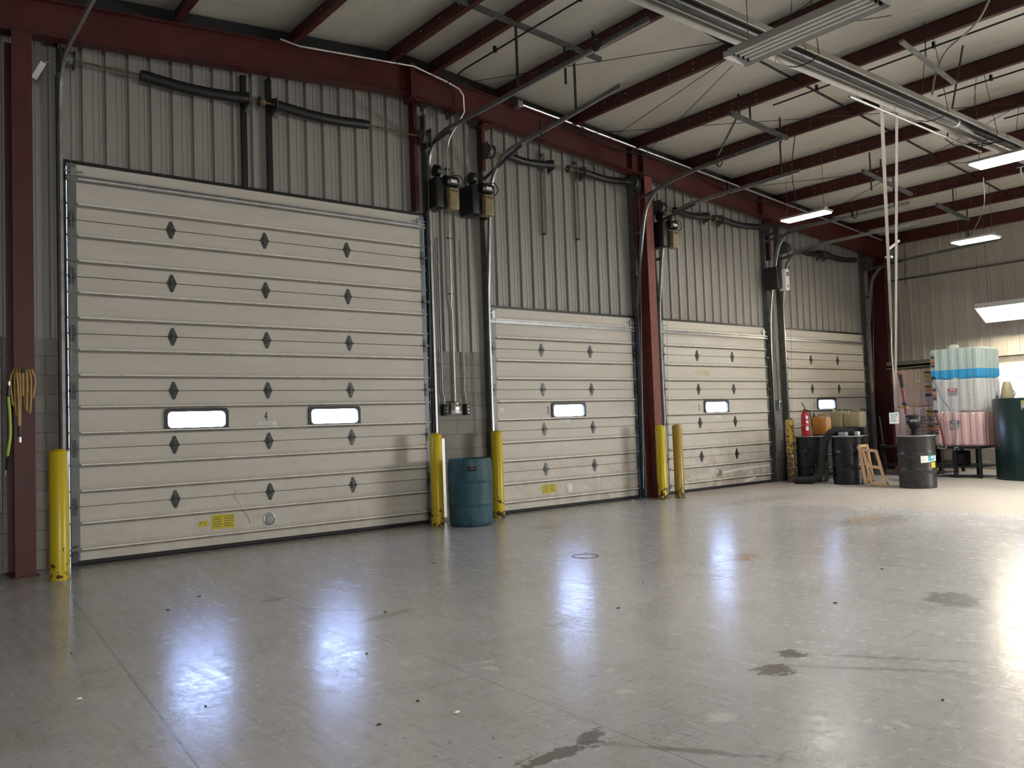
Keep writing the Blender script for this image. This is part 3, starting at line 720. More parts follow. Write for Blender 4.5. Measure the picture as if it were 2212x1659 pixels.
    if k == 4: notice(3.42, 3.69, .225, .39, .02); notice(3.27, 3.385, .275, .335, -.08, 2)
    if k == 3: notice(8.45, 8.74, .24, .375, -.03)
    if k == 3: MB().box(7.68, 7.76, -.003, -.0005, 1.51, 1.56).build('blank_label', 'paper', root)
    if k == 2:
        MB().prism([(12.19, 2.15), (12.33, 2.18), (12.55, 2.18), (12.61, 2.13), (12.60, 2.07), (12.38, 2.07), (12.26, 2.10)], 'y', -.003, -.0005).build('peeled_patch', 'peel', root)
        MB().prism([(12.85, .30), (13.3, .335), (13.9, .345), (14.36, .35), (14.34, .315), (13.6, .31), (13.1, .275), (12.9, .27)], 'y', -.003, -.0005).build('scrape_mark', 'rib', root)
        MB().prism([(13.5, .065), (13.62, .12), (13.85, .15), (13.9, .11), (13.7, .08)], 'y', -.003, -.0005).build('scrape_mark', 'rib', root)
    if k == 4:   # creases in the two lowest sections right of the notice
        m = MB()
        m.tube([(3.72, .003, .66), (3.70, .001, .58), (3.76, .003, .50), (3.78, .004, .47)], .010, 6, sub=4)
        m.tube([(3.79, .003, .42), (3.86, .0, .33), (3.88, .004, .25)], .011, 6, sub=4)
        m.build('dent_crease', 'door', root)

# ------------------------------------------------------------------ red steel frame
def rafter(name, x0, x1, label):
    m = MB(); yb = -.30
    def zt(x): return roof(x)-.22
    def strip(y0, y1, d0, d1):
        a, b = zt(x0), zt(x1)
        m.add([(x0, y0, a-d1), (x1, y0, b-d1), (x1, y1, b-d1), (x0, y1, a-d1), (x0, y0, a-d0), (x1, y0, b-d0), (x1, y1, b-d0), (x0, y1, a-d0)],
              [(0, 1, 2, 3), (4, 7, 6, 5), (0, 4, 5, 1), (2, 6, 7, 3), (0, 3, 7, 4), (1, 5, 6, 2)])
    strip(-.22, -.21, 0, .39)                 # web
    strip(-.30, -.13, 0, .012); strip(-.30, -.13, .378, .39)
    tag(m.build(name, 'red'), label, 'beam', 'red end wall rafters under the roof')
    return zt
rafter('roof_rafter', XL, RIDGE_X, 'dark red steel beam sloping up over the widest door')
rafter('roof_rafter', RIDGE_X+.005, XR, 'red steel beam sloping down from the ridge over the three smaller doors')
def stiff(x): 
    return MB().box(x-.006, x+.006, -.305, -.125, roof(x)-.60, roof(x)-.225)
o = bpy.data.objects['roof_rafter.001']
for x, lab_ in ((6.42, 'nearest the ridge'), (6.85, 'in the middle of the three'), (7.28, 'nearest the second door')):
    zb = roof(x)-.615
    tag(MB().prism([(x-.09, zb+.0), (x+.09, zb-.005), (x-.05, zb-.13)], 'y', -.16, -.14).box(x-.09, x+.09, -.16, -.05, zb-.006, zb).build('beam_clip', 'black'), 'small black clip under the red beam, '+lab_, 'bracket', 'black clips under the beam right of the ridge')
for x in (10.45, 10.72, 14.1):
    stiff(x).build('stiffener_plate', 'red', o)
MB().box(6.10, 6.175, -.34, -.12, roof(6.18)-.66, roof(6.18)-.20).build('splice_plate', 'red', bpy.data.objects['roof_rafter'])
def column(x0, x1, y0, y1, ztop, label, mat='red', web=True):
    t = thing('steel_column', ((x0+x1)/2, (y0+y1)/2, 0), label, 'column', 'red steel columns along the door wall')
    m = MB().box(x0, x1, y0, y0+.012, 0, ztop).box(x0, x1, y1-.012, y1, 0, ztop)
    xm = (x0+x1)/2
    m.box(xm-.006, xm+.006, y0+.012, y1-.012, 0, ztop).box(x0-.03, x1+.03, y0-.03, y1, 0, .012)
    m.build('column_shaft', mat, t); return t
ca = column(1.39, 1.57, -.40, .04, roof(1.45)-.615, 'dark red steel column left of the widest door, hoses hung on it')
cb_ = column(10.72, 10.90, -.31, -.06, roof(11.0)-.615, 'worn red steel column between the second and third doors, paint rubbed off', 'redrust')
cc = column(18.62, 18.80, -.34, .04, roof(18.7)-.615, 'dark red steel column in the far corner past the farthest door')
for nm, (x, z0, z1) in (('a', (6.30, 5.32, 5.86)), ('b', (7.48, 5.2, 5.78))): pass
def jamb(x0, x1, z0, z1, label, y=(-.10, .02)):
    tag(MB().box(x0, x1, y[0], y[1], z0, z1).box(x0-.06, x1+.10, y[0]-.12, y[1], z1-.004, z1+.02).build('steel_post', 'red'), label, 'post', 'red steel posts from the beam to the tracks')
jamb(6.275, 6.33, 4.31, 5.82, 'narrow red post under the ridge at the upper right corner of the widest door')
jamb(7.455, 7.51, 5.05, 5.70, 'narrow red post at the upper left corner of the second door')
jamb(14.56, 14.62, 4.4, 5.13, 'narrow red post between the third and farthest doors')
# girt posts over door 4 (dark verticals behind the springs)
for x, l in ((3.90, 'left black steel upright behind the springs of the widest door'), (4.22, 'right black steel upright behind the springs of the widest door')):
    tag(MB().box(x-.03, x+.03, -.03, .02, 4.28, roof(x)-.60).build('spring_upright', 'black'), l, 'post', 'uprights that carry the spring plates')
for x, l in ((8.70, 'left perforated steel strap under the springs of the second door'), (9.42, 'right perforated steel strap under the springs of the second door')):
    m = MB()
    for q in range(26):
        z = 4.25+q*.05
        m.box(x-.022, x-.009, -.035, -.028, z, z+.05).box(x+.009, x+.022, -.035, -.028, z, z+.05).box(x-.009, x+.009, -.035, -.028, z, z+.02)
    m.box(x-.022, x+.022, -.028, .034, 4.25, 4.28).box(x-.022, x+.022, -.028, .034, 5.5, 5.53)
    tag(m.build('perforated_strap', 'galv_dark'), l, 'bracket', 'perforated straps above the second door')

def purlin(x, label, y0=YB, y1=-.128):
    zt = roof(x)-.012; h_, fl, t = .215, .065, .006
    sg = -1
    m = MB()
    poly = [(x, zt), (x+fl, zt), (x+fl, zt-.02), (x+fl-t, zt-.02), (x+fl-t, zt-t), (x+t, zt-t), (x+t, zt-h_+t), (x-fl+.0+t+.0, zt-h_+t), (x-fl+t, zt-h_+.02), (x-fl, zt-h_+.02), (x-fl, zt-h_), (x+t, zt-h_), (x+t, zt-h_), (x, zt-h_+t*.5)]
    m.box(x, x+t, y0, y1, zt-h_, zt).box(x, x+fl, y0, y1, zt-t, zt).box(x-fl, x, y0, y1, zt-h_, zt-h_+t).box(x-fl, x-fl+t, y0, y1, zt-h_+t, zt-h_+.022)
    o = m.build('roof_purlin', 'red')
    tag(o, label, 'beam', 'red roof purlins crossing the ceiling')
    # bolt heads near the rafter end
    for q in range(5):
        for dz in (.06, .15):
            yq, zq = -1.0-q*.42, zt-dz
            if 'bolt' not in HSET:
                HSET['bolt'] = MB().cyl((x-.001, yq, zq), (x-.007, yq, zq), .009, 6).build('bolt', 'bright', o, origin=(x, yq, zq))
            else:
                c = HSET['bolt'].copy(); COL.objects.link(c); c.parent = o; c.location = Vector((x, yq, zq))-world_loc(o)
    return o
px_ = [.25, 1.66, 3.06, 4.46, 5.85, 6.52, 7.72, 9.14, 10.57, 11.98, 13.40, 14.82, 16.24, 17.66]
PL = ['red purlin above the ceiling at the far left, past column by the widest door', 'red purlin meeting the beam above the left jamb of the widest door', 'red purlin meeting the beam over the left part of the widest door',
      'red purlin meeting the beam over the middle of the widest door', 'red purlin just left of the ridge, over the right part of the widest door', 'red purlin just right of the ridge beside its close twin',
      'red purlin meeting the beam above the left jamb of the second door', 'red purlin meeting the beam over the middle of the second door', 'red purlin meeting the beam above the right jamb of the second door',
      'red purlin meeting the beam over the left part of the third door', 'red purlin meeting the beam over the right part of the third door', 'red purlin meeting the beam above the left jamb of the farthest door',
      'red purlin meeting the beam over the middle of the farthest door', 'red purlin nearest the far wall, above the corner column']
for x, l in zip(px_, PL): purlin(x, l)
struct('trim_%d' % i, MB().box(XR-.16, XR-.02, YB, -.0, roof(XR)-.25, roof(XR)-.01), 'red'); i += 1
# sag angles between the purlins
ordn = ['between the ridge purlin and the next one right', 'in the bay above the second door', 'in the bay right of the middle of the second door', 'above the right jamb of the second door', 'in the first bay over the third door', 'in the bay above the gap between the third and farthest doors', 'in the bay above the left part of the farthest door', 'in the bay nearest the far wall']
for q, j in enumerate(range(5, 13)):
    xa, xb = px_[j], px_[j+1]
    for row, yy in enumerate((-3.35, -6.6)):
        tag(MB().bar((xa+.01, yy, roof(xa)-.10), (xb-.01, yy, roof(xb)-.10), .024, .024).build('sag_angle', 'black'),
            'thin brace %s, %s row' % (ordn[q], ('first', 'second')[row]), 'brace', 'thin braces between purlins')

# ------------------------------------------------------------------ door lifting gear
def spring_gear(k, zs, sx, plates, coupler, drums, bow=.035):
    a, b, h, _ = D[k]; y = -.15
    t = thing('spring_assembly', ((a+b)/2, y, zs), 'black torsion spring shaft with two sagging springs above '+DN[k], 'spring', 'torsion springs above the doors')
    MB().cyl((drums[0], y, zs), (drums[1], y, zs), .0127, 10).build('shaft', 'rusty', t)
    for (p, q) in sx:
        n = 40; pts = []
        for u in range(n+1):
            s_ = u/n; pts.append((p+(q-p)*s_, y, zs-bow*math.sin(PI*s_)))
        MB().tube(pts, .062 if k == 4 else .055, 18, ridged=.03).build('spring', 'spring', t)
        for e, sgn in ((p, -1), (q, 1)): MB().cyl((e-.035, y, zs), (e+.035, y, zs), .058, 18).build('spring_cone', 'black', t)
    for p in plates:
        MB().prism([(y-.06, zs-.07), (y+.11, zs-.11), (y+.11, zs+.11), (y-.06, zs+.07)], 'x', p-.004, p+.004).box(p, p+.07, y+.11, y+.118, zs-.12, zs+.12).build('centre_plate', 'galv_dark', t)
    MB().cyl((coupler-.03, y, zs), (coupler+.03, y, zs), .045, 14).cyl((coupler-.045, y, zs), (coupler-.03, y, zs), .06, 14).build('coupler', 'rusty', t)
    for p, sg in ((drums[0]+.02, -1), (drums[1]-.02, 1)):
        m = MB().cyl((p-.05, y, zs), (p+.05, y, zs), .095, 24, r2=.075).cyl((p-.06, y, zs), (p-.05, y, zs), .115, 24).cyl((p+.05, y, zs), (p+.058, y, zs), .10, 24)
        m.build('cable_drum', 'galv_dark', t)
        c = MB().tube([(p, y-.08, zs), (p, y-.085, zs-.6), (p+sg*.0, -.06, .15)], .003, 5)
        c.build('lift_cable', 'galv', t)
        MB().box(p+sg*.075-.004, p+sg*.075+.004, y-.08, .05, zs-.13, zs+.12).build('end_bearing_plate', 'galv_dark', t)
spring_gear(4, 5.33, [(2.71, 3.87), (4.27, 5.49)], [3.90, 4.25], 4.08, (1.93, 6.42))
spring_gear(3, 5.33, [(7.87, 8.74), (9.50, 10.44)], [8.77, 9.46], 9.15, (7.52, 10.67))
spring_gear(2, 5.0, [(11.68, 12.55), (13.05, 14.12)], [12.58, 13.0], 12.8, (11.27, 14.50))
spring_gear(1, 4.68, [(15.62, 16.30), (16.62, 17.68)], [16.34, 16.58], 16.47, (15.02, 18.30))

def track(k, side, x, pts, label, standoff, zend=None):
    t = thing('door_track', (x, -.05, 0), label, 'track', 'curved steel door tracks')
    # channel swept along a path in the yz plane
    P = [Vector((x, p[0], p[1])) for p in pts]
    Q = []; E = [P[0]*2-P[1]]+P+[P[-1]*2-P[-2]]
    for i_ in range(1, len(E)-2):
        for q in range(8):
            s_ = q/8; A, B_, C_, D_ = E[i_-1], E[i_], E[i_+1], E[i_+2]
            Q.append(.5*((2*B_)+(C_-A)*s_+(2*A-5*B_+4*C_-D_)*s_*s_+(3*B_-A-3*C_+D_)*s_**3))
    Q.append(P[-1])
    sg = 1 if side == 'R' else -1
    m = MB(); o = 0
    w_, dp = .055, .03
    for i_, p in enumerate(Q):
        d = (Q[min(i_+1, len(Q)-1)]-Q[max(i_-1, 0)]).normalized(); nrm = Vector((0, d.z, -d.y))
        X_ = Vector((1, 0, 0))
        m.v += [p+nrm*w_/2-X_*sg*dp/2, p+nrm*w_/2+X_*sg*dp/2, p-nrm*w_/2+X_*sg*dp/2, p-nrm*w_/2-X_*sg*dp/2,
                p-nrm*(w_/2-.004)-X_*sg*dp/2, p-nrm*(w_/2-.004)+X_*sg*(dp/2-.004), p+nrm*(w_/2-.004)+X_*sg*(dp/2-.004), p+nrm*(w_/2-.004)-X_*sg*dp/2]
    for i_ in range(len(Q)-1):
        for q in range(8):
            r2 = (q+1) % 8; m.f.append([i_*8+q, i_*8+r2, i_*8+8+r2, i_*8+8+q]); m.sm.append(False)
    m.build('track_channel', 'galv', t)
    for z, yy in standoff:
        MB().bar((x+sg*.02, yy-.0, z), (x+sg*.02, .04, z-.02), .006, .05).build('track_bracket', 'galv_dark', t)
    # wall angle behind the vertical run
    MB().box(x+sg*.025-.004, x+sg*.025+.004, -.05, .05, .02, standoff[-1][0]+.2).build('wall_angle', 'galv_dark', t)
    return t
def run(h, xlean, zc, yend, zend, r=.42):
    # vertical then leaning out, then radius, then horizontal
    return [(-.055, .03), (-.055, 1.2), (-.058, h-.6), (-.09, h+.1)]+xlean+[(yend, zend)]
track(4, 'R', 6.52, [(-.05, .03), (-.05, 2.0), (-.05, 4.2), (-.07, 4.95), (-.17, 5.20), (-.42, 5.33), (-.9, 5.355), (-2.5, 5.38), (-4.2, 5.40)], 'grey track curving up at the right edge of the widest door', [(1.0, -.05), (2.2, -.05), (3.4, -.05), (4.4, -.06), (5.0, -.09)])
track(4, 'L', 1.89, [(-.05, .03), (-.05, 2.0), (-.05, 4.2), (-.07, 4.95), (-.17, 5.20), (-.42, 5.33), (-.9, 5.36), (-2.5, 5.42), (-4.2, 5.46)], 'grey track curving up at the left edge of the widest door, half in shadow', [(1.0, -.05), (2.2, -.05), (3.4, -.05), (4.4, -.06), (5.0, -.09)])
track(3, 'L', 7.50, [(-.05, .03), (-.05, 1.5), (-.05, 2.9), (-.09, 3.6), (-.2, 4.67), (-.36, 5.02), (-.67, 5.20), (-1.66, 5.28), (-2.85, 5.39)], 'grey track curving up at the left edge of the second door', [(.8, -.05), (1.7, -.05), (2.6, -.05), (3.75, -.11), (4.35, -.17)])
track(3, 'R', 10.67, [(-.05, .03), (-.05, 1.5), (-.06, 2.9), (-.12, 3.6), (-.3, 4.64), (-.46, 4.98), (-.75, 5.15), (-1.5, 5.24), (-3.0, 5.29)], 'grey track curving up at the right edge of the second door', [(.8, -.05), (1.7, -.05), (2.6, -.05), (3.75, -.14), (4.5, -.27)])
track(2, 'L', 11.24, [(-.05, .03), (-.05, 1.5), (-.05, 2.9), (-.09, 3.5), (-.22, 4.4), (-.38, 4.72), (-.67, 4.88), (-1.3, 4.91), (-2.91, 4.93)], 'grey track curving up at the left edge of the third door', [(.8, -.05), (1.7, -.05), (2.6, -.05), (3.4, -.08), (4.1, -.17)])
track(2, 'R', 14.50, [(-.05, .03), (-.05, 1.5), (-.06, 2.9), (-.13, 3.66), (-.3, 4.45), (-.44, 4.74), (-.68, 4.88), (-1.4, 4.885), (-2.96, 4.89)], 'grey track curving up at the right edge of the third door', [(.8, -.05), (1.7, -.05), (2.6, -.05), (3.4, -.1), (4.1, -.22)])
track(1, 'L', 14.99, [(-.05, .03), (-.05, 1.5), (-.05, 2.9), (-.06, 3.6), (-.13, 4.12), (-.26, 4.40), (-.53, 4.57), (-1.2, 4.60), (-2.89, 4.61)], 'grey track curving up at the left edge of the farthest door', [(.8, -.05), (1.7, -.05), (2.6, -.05), (3.3, -.06), (3.9, -.1)])
track(1, 'R', 18.24, [(-.05, .03), (-.05, 1.5), (-.07, 2.9), (-.14, 3.4), (-.23, 4.15), (-.35, 4.4), (-.58, 4.55), (-1.2, 4.60), (-2.97, 4.67)], 'grey track curving up at the right edge of the farthest door', [(.8, -.05), (1.7, -.05), (2.6, -.06), (3.3, -.12), (3.9, -.2)])
# sloping extension rails from drums to the tracks
def rail(a_, b_, label):
    tag(MB().bar(a_, b_, .012, .05).build('track_angle', 'galv_dark'), label, 'bracket', 'angle braces from the spring plates to the tracks')
rail((6.50, -.02, 5.22), (6.52, -.62, 5.31), 'short angle brace at the right end of the widest door springs')
rail((7.50, .0, 4.92), (7.50, -.95, 5.20), 'long angle brace at the left end of the second door springs')
rail((10.72, -.0, 5.05), (10.72, -.95, 5.18), 'angle brace at the right end of the second door springs')
rail((11.24, -.0, 4.72), (11.24, -.95, 4.88), 'angle brace at the left end of the third door springs')
rail((14.50, -.0, 4.76), (14.50, -.95, 4.87), 'angle brace at the right end of the third door springs')
rail((14.99, -.0, 4.45), (14.99, -.95, 4.59), 'angle brace at the left end of the farthest door springs')
rail((18.24, -.0, 4.50), (18.24, -.95, 4.58), 'angle brace at the right end of the farthest door springs')
# rear hangers: a cross bar under the purlins with droppers
def hanger(x0, x1, y, z0, z1, drops, label):
    t = thing('track_hanger', ((x0+x1)/2, y, min(z0, z1)), label, 'hanger', 'black hangers holding the track ends')
    MB().bar((x0, y, z0), (x1, y, z1), .045, .06).build('cross_bar', 'galv_dark', t)
    for xx, y0_, zt_, y1_, zb_ in drops: MB().bar((xx, y0_, zt_), (xx, y1_, zb_), .035, .01, up=(0, 1, 0)).build('dropper', 'black', t)
hanger(5.5, 7.95, -2.1, 6.25, 6.10, [(6.50, -2.1, 6.17, -2.1, 5.40), (7.46, -2.1, 6.12, -2.1, 5.33), (7.30, -2.1, 6.12, -2.1, 5.62)], 'long dark bar with droppers above the tracks of the two nearest doors')
hanger(9.55, 10.88, -2.95, 5.44, 5.34, [(9.75, -2.95, 5.75, -2.95, 5.42), (10.0, -2.95, 5.7, -2.95, 5.40), (10.72, -2.95, 5.62, -2.95, 5.25), (9.70, -2.95, 5.42, -2.6, 4.98), (11.24, -2.6, 5.6, -2.6, 4.92)], 'dark angle bar holding the track ends between the second and third doors')
hanger(13.0, 14.62, -2.95, 5.20, 5.05, [(13.25, -2.95, 5.55, -2.95, 4.92), (14.50, -2.7, 5.5, -2.7, 4.90), (13.6, -2.95, 5.5, -2.95, 5.14), (14.99, -2.5, 5.4, -2.5, 4.62)], 'dark angle bar holding the track ends between the third and farthest doors')
hanger(15.55, 16.85, -2.95, 5.0, 4.88, [(16.80, -2.95, 5.2, -2.95, 4.40), (16.72, -2.95, 4.9, -2.95, 4.40), (16.24, -2.95, 5.39, -2.95, 4.95)], 'dark angle bar hanging before the far wall')
def hook(x, y, z, label):
    tag(MB().tube([(x, y, z+.16), (x, y, z-.02), (x+.01, y-.02, z-.07), (x+.01, y-.06, z-.08), (x+.01, y-.10, z-.05), (x+.01, y-.10, z+.05)], .010, 6).box(x-.012, x+.012, y-.03, y-.0, z-.05, z+.12).build('track_stop', 'black'), label, 'bracket', 'black stop clips on the tracks')
hook(6.5, -3.4, 5.43, 'black stop clip near the end of the widest door right track')
hook(7.5, -1.35, 5.27, 'black stop clip on the left track of the second door')
hook(10.72, -1.8, 5.27, 'black stop clip on the right track of the second door')
hook(11.24, -1.6, 4.93, 'black stop clip on the left track of the third door')
hook(14.5, -1.9, 4.91, 'black stop clip on the right track of the third door')

# ------------------------------------------------------------------ door openers
def opener(x, y, z, label, white=False, txt=True):
    # z = bottom of the control box
    t = thing('door_opener', (x, y+.2, z), label, 'motor', 'electric door openers')
    MB().bevbox(x-.16, x+.02, y-.02, y+.30, z+.02, z+.45, .02).build('gear_housing', 'black', t)
    if not white:
        mo = MB().cyl((x-.02, y-.02, z+.40), (x+.17, y-.02, z+.40), .078, 20).cyl((x+.17, y-.02, z+.40), (x+.20, y-.02, z+.40), .078, 20, r2=.05).build('motor', 'black', t)
        MB().box(x+.03, x+.13, y-.104, y-.098, z+.365, z+.41).build('rating_plate', 'white', mo)
        MB().tube([(x+.05, y-.09, z+.46), (x+.18, y-.11, z+.47), (x+.24, y-.10, z+.38), (x+.19, y-.09, z+.31), (x+.10, y-.08, z+.30)], .008, 6, sub=5).build('motor_cable', 'black_rough', t)
        MB().cyl((x-.10, y+.1, z+.56), (x-.04, y+.1, z+.56), .085, 22).box(x-.09, x-.05, y+.07, y+.13, z+.42, z+.56).build('pulley', 'black', t)
        bx_ = MB().bevbox(x+.01, x+.165, y-.10, y+.06, z, z+.30, .012, 2).build('control_box', 'tan_box', t)
        if txt:
            text_mesh('maker_name', 'Allstar', .055, 'numbers', bx_, (x+.088, y-.1015, z+.255), FACE_CAM, sx=.9)
        m = MB()
        for q in range(9): m.box(x+.035, x+.14-random.random()*.03, y-.1012, y-.1, z+.14-q*.014, z+.143-q*.014)
        m.build('print_lines', 'sticker_dark', bx_)
    else:
        bx_ = MB().bevbox(x+.0, x+.14, y-.10, y+.06, z-.02, z+.40, .015, 2).build('control_box', 'white', t)
        lg = MB().cyl((x+.07, y-.10, z+.30), (x+.07, y-.104, z+.30), .042, 24).build('round_badge', 'black', bx_)
        MB().box(x+.04, x+.10, y-.106, y-.104, z+.293, z+.307).build('badge_bar', 'white', lg)
        MB().cyl((x+.07, y-.10, z+.06), (x+.07, y-.102, z+.06), .035, 20).build('round_seal', 'sticker_grey', bx_)
        MB().tube([(x-.1, y+.05, z+.42), (x-.12, y+.05, z+.7), (x-.06, y+.03, z+.95), (x-.10, y+.05, z+1.1)], .008, 6, sub=5).build('motor_cable', 'black_rough', t)
    MB().tube([(x-.05, y+.0, z+.02), (x-.04, y-.0, z-.18)], .003, 5).build('release_chain', 'galv_dark', t)
opener(6.63, -.30, 4.31, 'black opener with tan box right of the widest door')
opener(7.24, -.30, 4.30, 'black opener with tan box left of the second door')
opener(11.14, -.42, 4.22, 'black opener with tan box on the column between the second and third doors')
opener(14.52, -.36, 3.76, 'black opener with white box right of the third door', white=True)
tg = tag(MB().bar((1.62, -.20, 5.03), (1.71, -.20, 5.22), .055, .004, up=(0, 1, 0)).tube([(1.71, -.20, 5.2), (1.78, -.14, 5.28)], .003, 5).build('hanging_tag', 'white'), 'small white tag hanging by the left track of the widest door', 'tag')

# ------------------------------------------------------------------ wall controls and conduits on the pier
def conduit(pts, r, label, mat='galv', clips=(), group='steel conduits', sub=0):
    t = thing('conduit', pts[0], label, 'conduit', group)
    MB().tube(pts, r, 8, sub=sub).build('conduit_tube', mat, t)
    for c in clips:
        MB().box(c[0]-.035, c[0]+.035, c[1]-.012, c[1]+.02, c[2]-.01, c[2]+.01).build('strap', 'black', t)
    return t
sb = thing('control_station', (6.90, .0, 1.57), 'clear covered thermostat between two dark push button boxes on the block pier', 'switch')
b1 = MB().bevbox(6.67, 6.76, -.03, .053, 1.47, 1.63, .012, 2).build('button_box', 'black', sb)
for q in (1.50, 1.55, 1.60): MB().cyl((6.715, -.03, q), (6.715, -.04, q), .013, 12).build('button', 'black_rough', b1)
c1 = MB().bevbox(6.80, 7.00, -.015, .053, 1.48, 1.65, .015, 2).build('clear_cover', 'clear', sb)
MB().bevbox(6.84, 6.96, .02, .05, 1.51, 1.63, .01, 2).cyl((6.90, .02, 1.57), (6.90, .005, 1.57), .03, 16).build('thermostat', 'white', sb)
b2 = MB().bevbox(7.05, 7.14, -.03, .053, 1.47, 1.63, .012, 2).build('button_box', 'black', sb)
for q in (1.50, 1.55, 1.60): MB().cyl((7.095, -.03, q), (7.095, -.04, q), .013, 12).build('button', 'white', b2)
MB().tube([(6.72, .02, 1.66), (6.80, .0, 1.665), (6.90, .0, 1.66)], .006, 6).build('link_cable', 'black_rough', sb)
conduit([(6.72, .02, 1.62), (6.72, .02, 1.72), (6.695, .02, 1.80), (6.695, .02, 4.0)], .012, 'left thin conduit rising from the pier control boxes', group='conduits above the pier controls')
conduit([(6.905, .02, 1.64), (6.905, .02, 2.95), (6.885, .02, 3.05), (6.885, .0, 3.15), (6.885, .0, 5.25), (6.93, -.02, 5.45), (6.98, -.33, 5.75), (6.97, -.335, 5.98), (6.90, -.335, 6.06), (6.72, -.335, 6.11)], .016, 'middle conduit on the pier, tallest, bending over the red beam', clips=[(6.885, .0, 5.0), (6.885, .0, 4.0), (6.885, .0, 3.2)], mat='bright', group='conduits above the pier controls')
conduit([(7.095, .02, 1.62), (7.095, .02, 1.72), (7.075, .02, 1.80), (7.075, .02, 4.0)], .012, 'right thin conduit rising from the pier control boxes', group='conduits above the pier controls')
tag(MB().tube([(6.62, .03, .0+1.2), (6.62, .03, 3.9)], .005, 5).build('pull_cord', 'galv_dark'), 'thin grey cord hanging on the pier beside the widest door', 'cord')
tag(MB().tube([(7.26, .03, 1.15), (7.265, .03, 1.4), (7.25, .03, 1.9), (7.25, .03, 3.9)], .005, 5).build('pull_cord', 'galv_dark'), 'thin grey cord hanging on the pier beside the second door', 'cord')
# thin grey angle at the base of the pier
tag(MB().box(6.60, 6.615, -.01, .053, .05, 1.15).box(6.60, 6.72, .045, .053, .05, 1.15).build('metal_angle', 'galv'), 'grey metal angle strip at the foot of the block pier', 'trim')
ct = thing('button_station', (14.76, .0, 1.5), 'small grey push button box on the narrow pier by the farthest door', 'switch')
MB().bevbox(14.71, 14.80, -.05, .053, 1.42, 1.60, .01, 2).build('button_box', 'galv', ct)
MB().box(14.735, 14.775, -.056, -.05, 1.45, 1.56).build('button_plate', 'black', ct)
MB().tube([(14.755, .0, 1.60), (14.745, .0, 2.4), (14.74, .0, 4.0)], .010, 6).build('conduit_tube', 'galv_dark', ct)
# conduit along the rafter
conduit([(4.25, -.32, 6.09), (4.5, -.33, 6.06), (6.16, -.33, 6.21), (6.70, -.335, 6.115)], .014, 'bright conduit running up the beam over the widest door to the ridge', 'bright', group='conduits on the red beam')
conduit([(8.0, -.34, 6.08), (9.0, -.34, 6.00), (11.0, -.34, 5.83), (13.0, -.34, 5.66), (15.5, -.34, 5.45), (18.6, -.34, 5.19)], .018, 'bright straight conduit on top of the beam over the smaller doors', 'bright', group='conduits on the red beam')
tag(MB().bevbox(7.93, 8.03, -.39, -.29, 6.02, 6.12, .008, 2).build('junction_box', 'galv'), 'small square junction box on the beam over the second door', 'box')
cb = []
for q in range(4):
    pts = [(8.6+.2*q, -.30-.02*q, 5.99), (10.0, -.30-.02*q, 5.80-.015*q), (11.2, -.30-.02*q, 5.77), (13.2, -.30-.02*q, 5.53-.015*q), (15.0, -.30, 5.42)]
    tag(MB().tube(pts, .007, 5, sub=6).build('cable', 'black_rough'), ('uppermost', 'second highest', 'third highest', 'lowest')[q]+' of four black cables sagging along the red beam', 'cable', 'black cables sagging along the beam')
# black pipe runs following the purlins, with clips
def pipe(x, y0, y1, z, label, drop=None):
    t = thing('gas_pipe', (x, y1, z), label, 'pipe', 'black pipes beside the purlins')
    pts = [(x, y0, z), (x, y1, z)]
    if drop: pts += [(x, y1+.12, z-.02), (x, y1+.14, z-.16)]
    MB().tube(pts, .012, 7).build('pipe_run', 'black', t)
    q = y1-.7
    while q > y0:
        MB().box(x-.02, x+.02, q-.015, q+.015, z-.02, z+.06).build('pipe_clip', 'black', t); q -= 1.6
pipe(6.68, -9, -.75, 6.14, 'black pipe with a short drop right of the ridge purlins', True)
pipe(10.65, -12, -2.9, 5.80, 'black pipe under the purlin over the right jamb of the second door')
pipe(12.06, -14, -4.6, 5.68, 'black pipe under the purlin over the left part of the third door')
pipe(13.5, -14, -4.9, 5.56, 'black pipe under the purlin over the right part of the third door')
# cross bracing rods
def rod(a_, b_, label, r=.005):
    tag(MB().tube([a_, b_], r, 5).build('brace_rod', 'black'), label, 'rod', 'thin bracing rods under the roof')
rod((6.75, -.6, 6.02), (9.6, -5.2, 5.9), 'thin rod running from the beam by the ridge over the second door')
rod((9.7, -.4, 5.78), (8.3, -6.0, 6.0), 'thin rod crossing the ceiling above the second door')
rod((10.4, -.4, 5.55), (9.3, -3.2, 5.95), 'steep thin rod above the right part of the second door')
rod((9.2, -.35, 5.85), (12.8, -5.3, 5.5), 'long thin rod from the beam above the second door towards the heater')
rod((12.9, -.4, 5.5), (15.6, -6.5, 5.2), 'thin rod crossing above the third and farthest doors')
rod((15.4, -.6, 5.2), (12.4, -5.9, 5.45), 'thin rod rising from the farthest door towards the lit lamp')
rod((5.84, -.4, 6.2), (5.55, -.9, 5.6), 'short thin rod hanging from the ridge purlin')

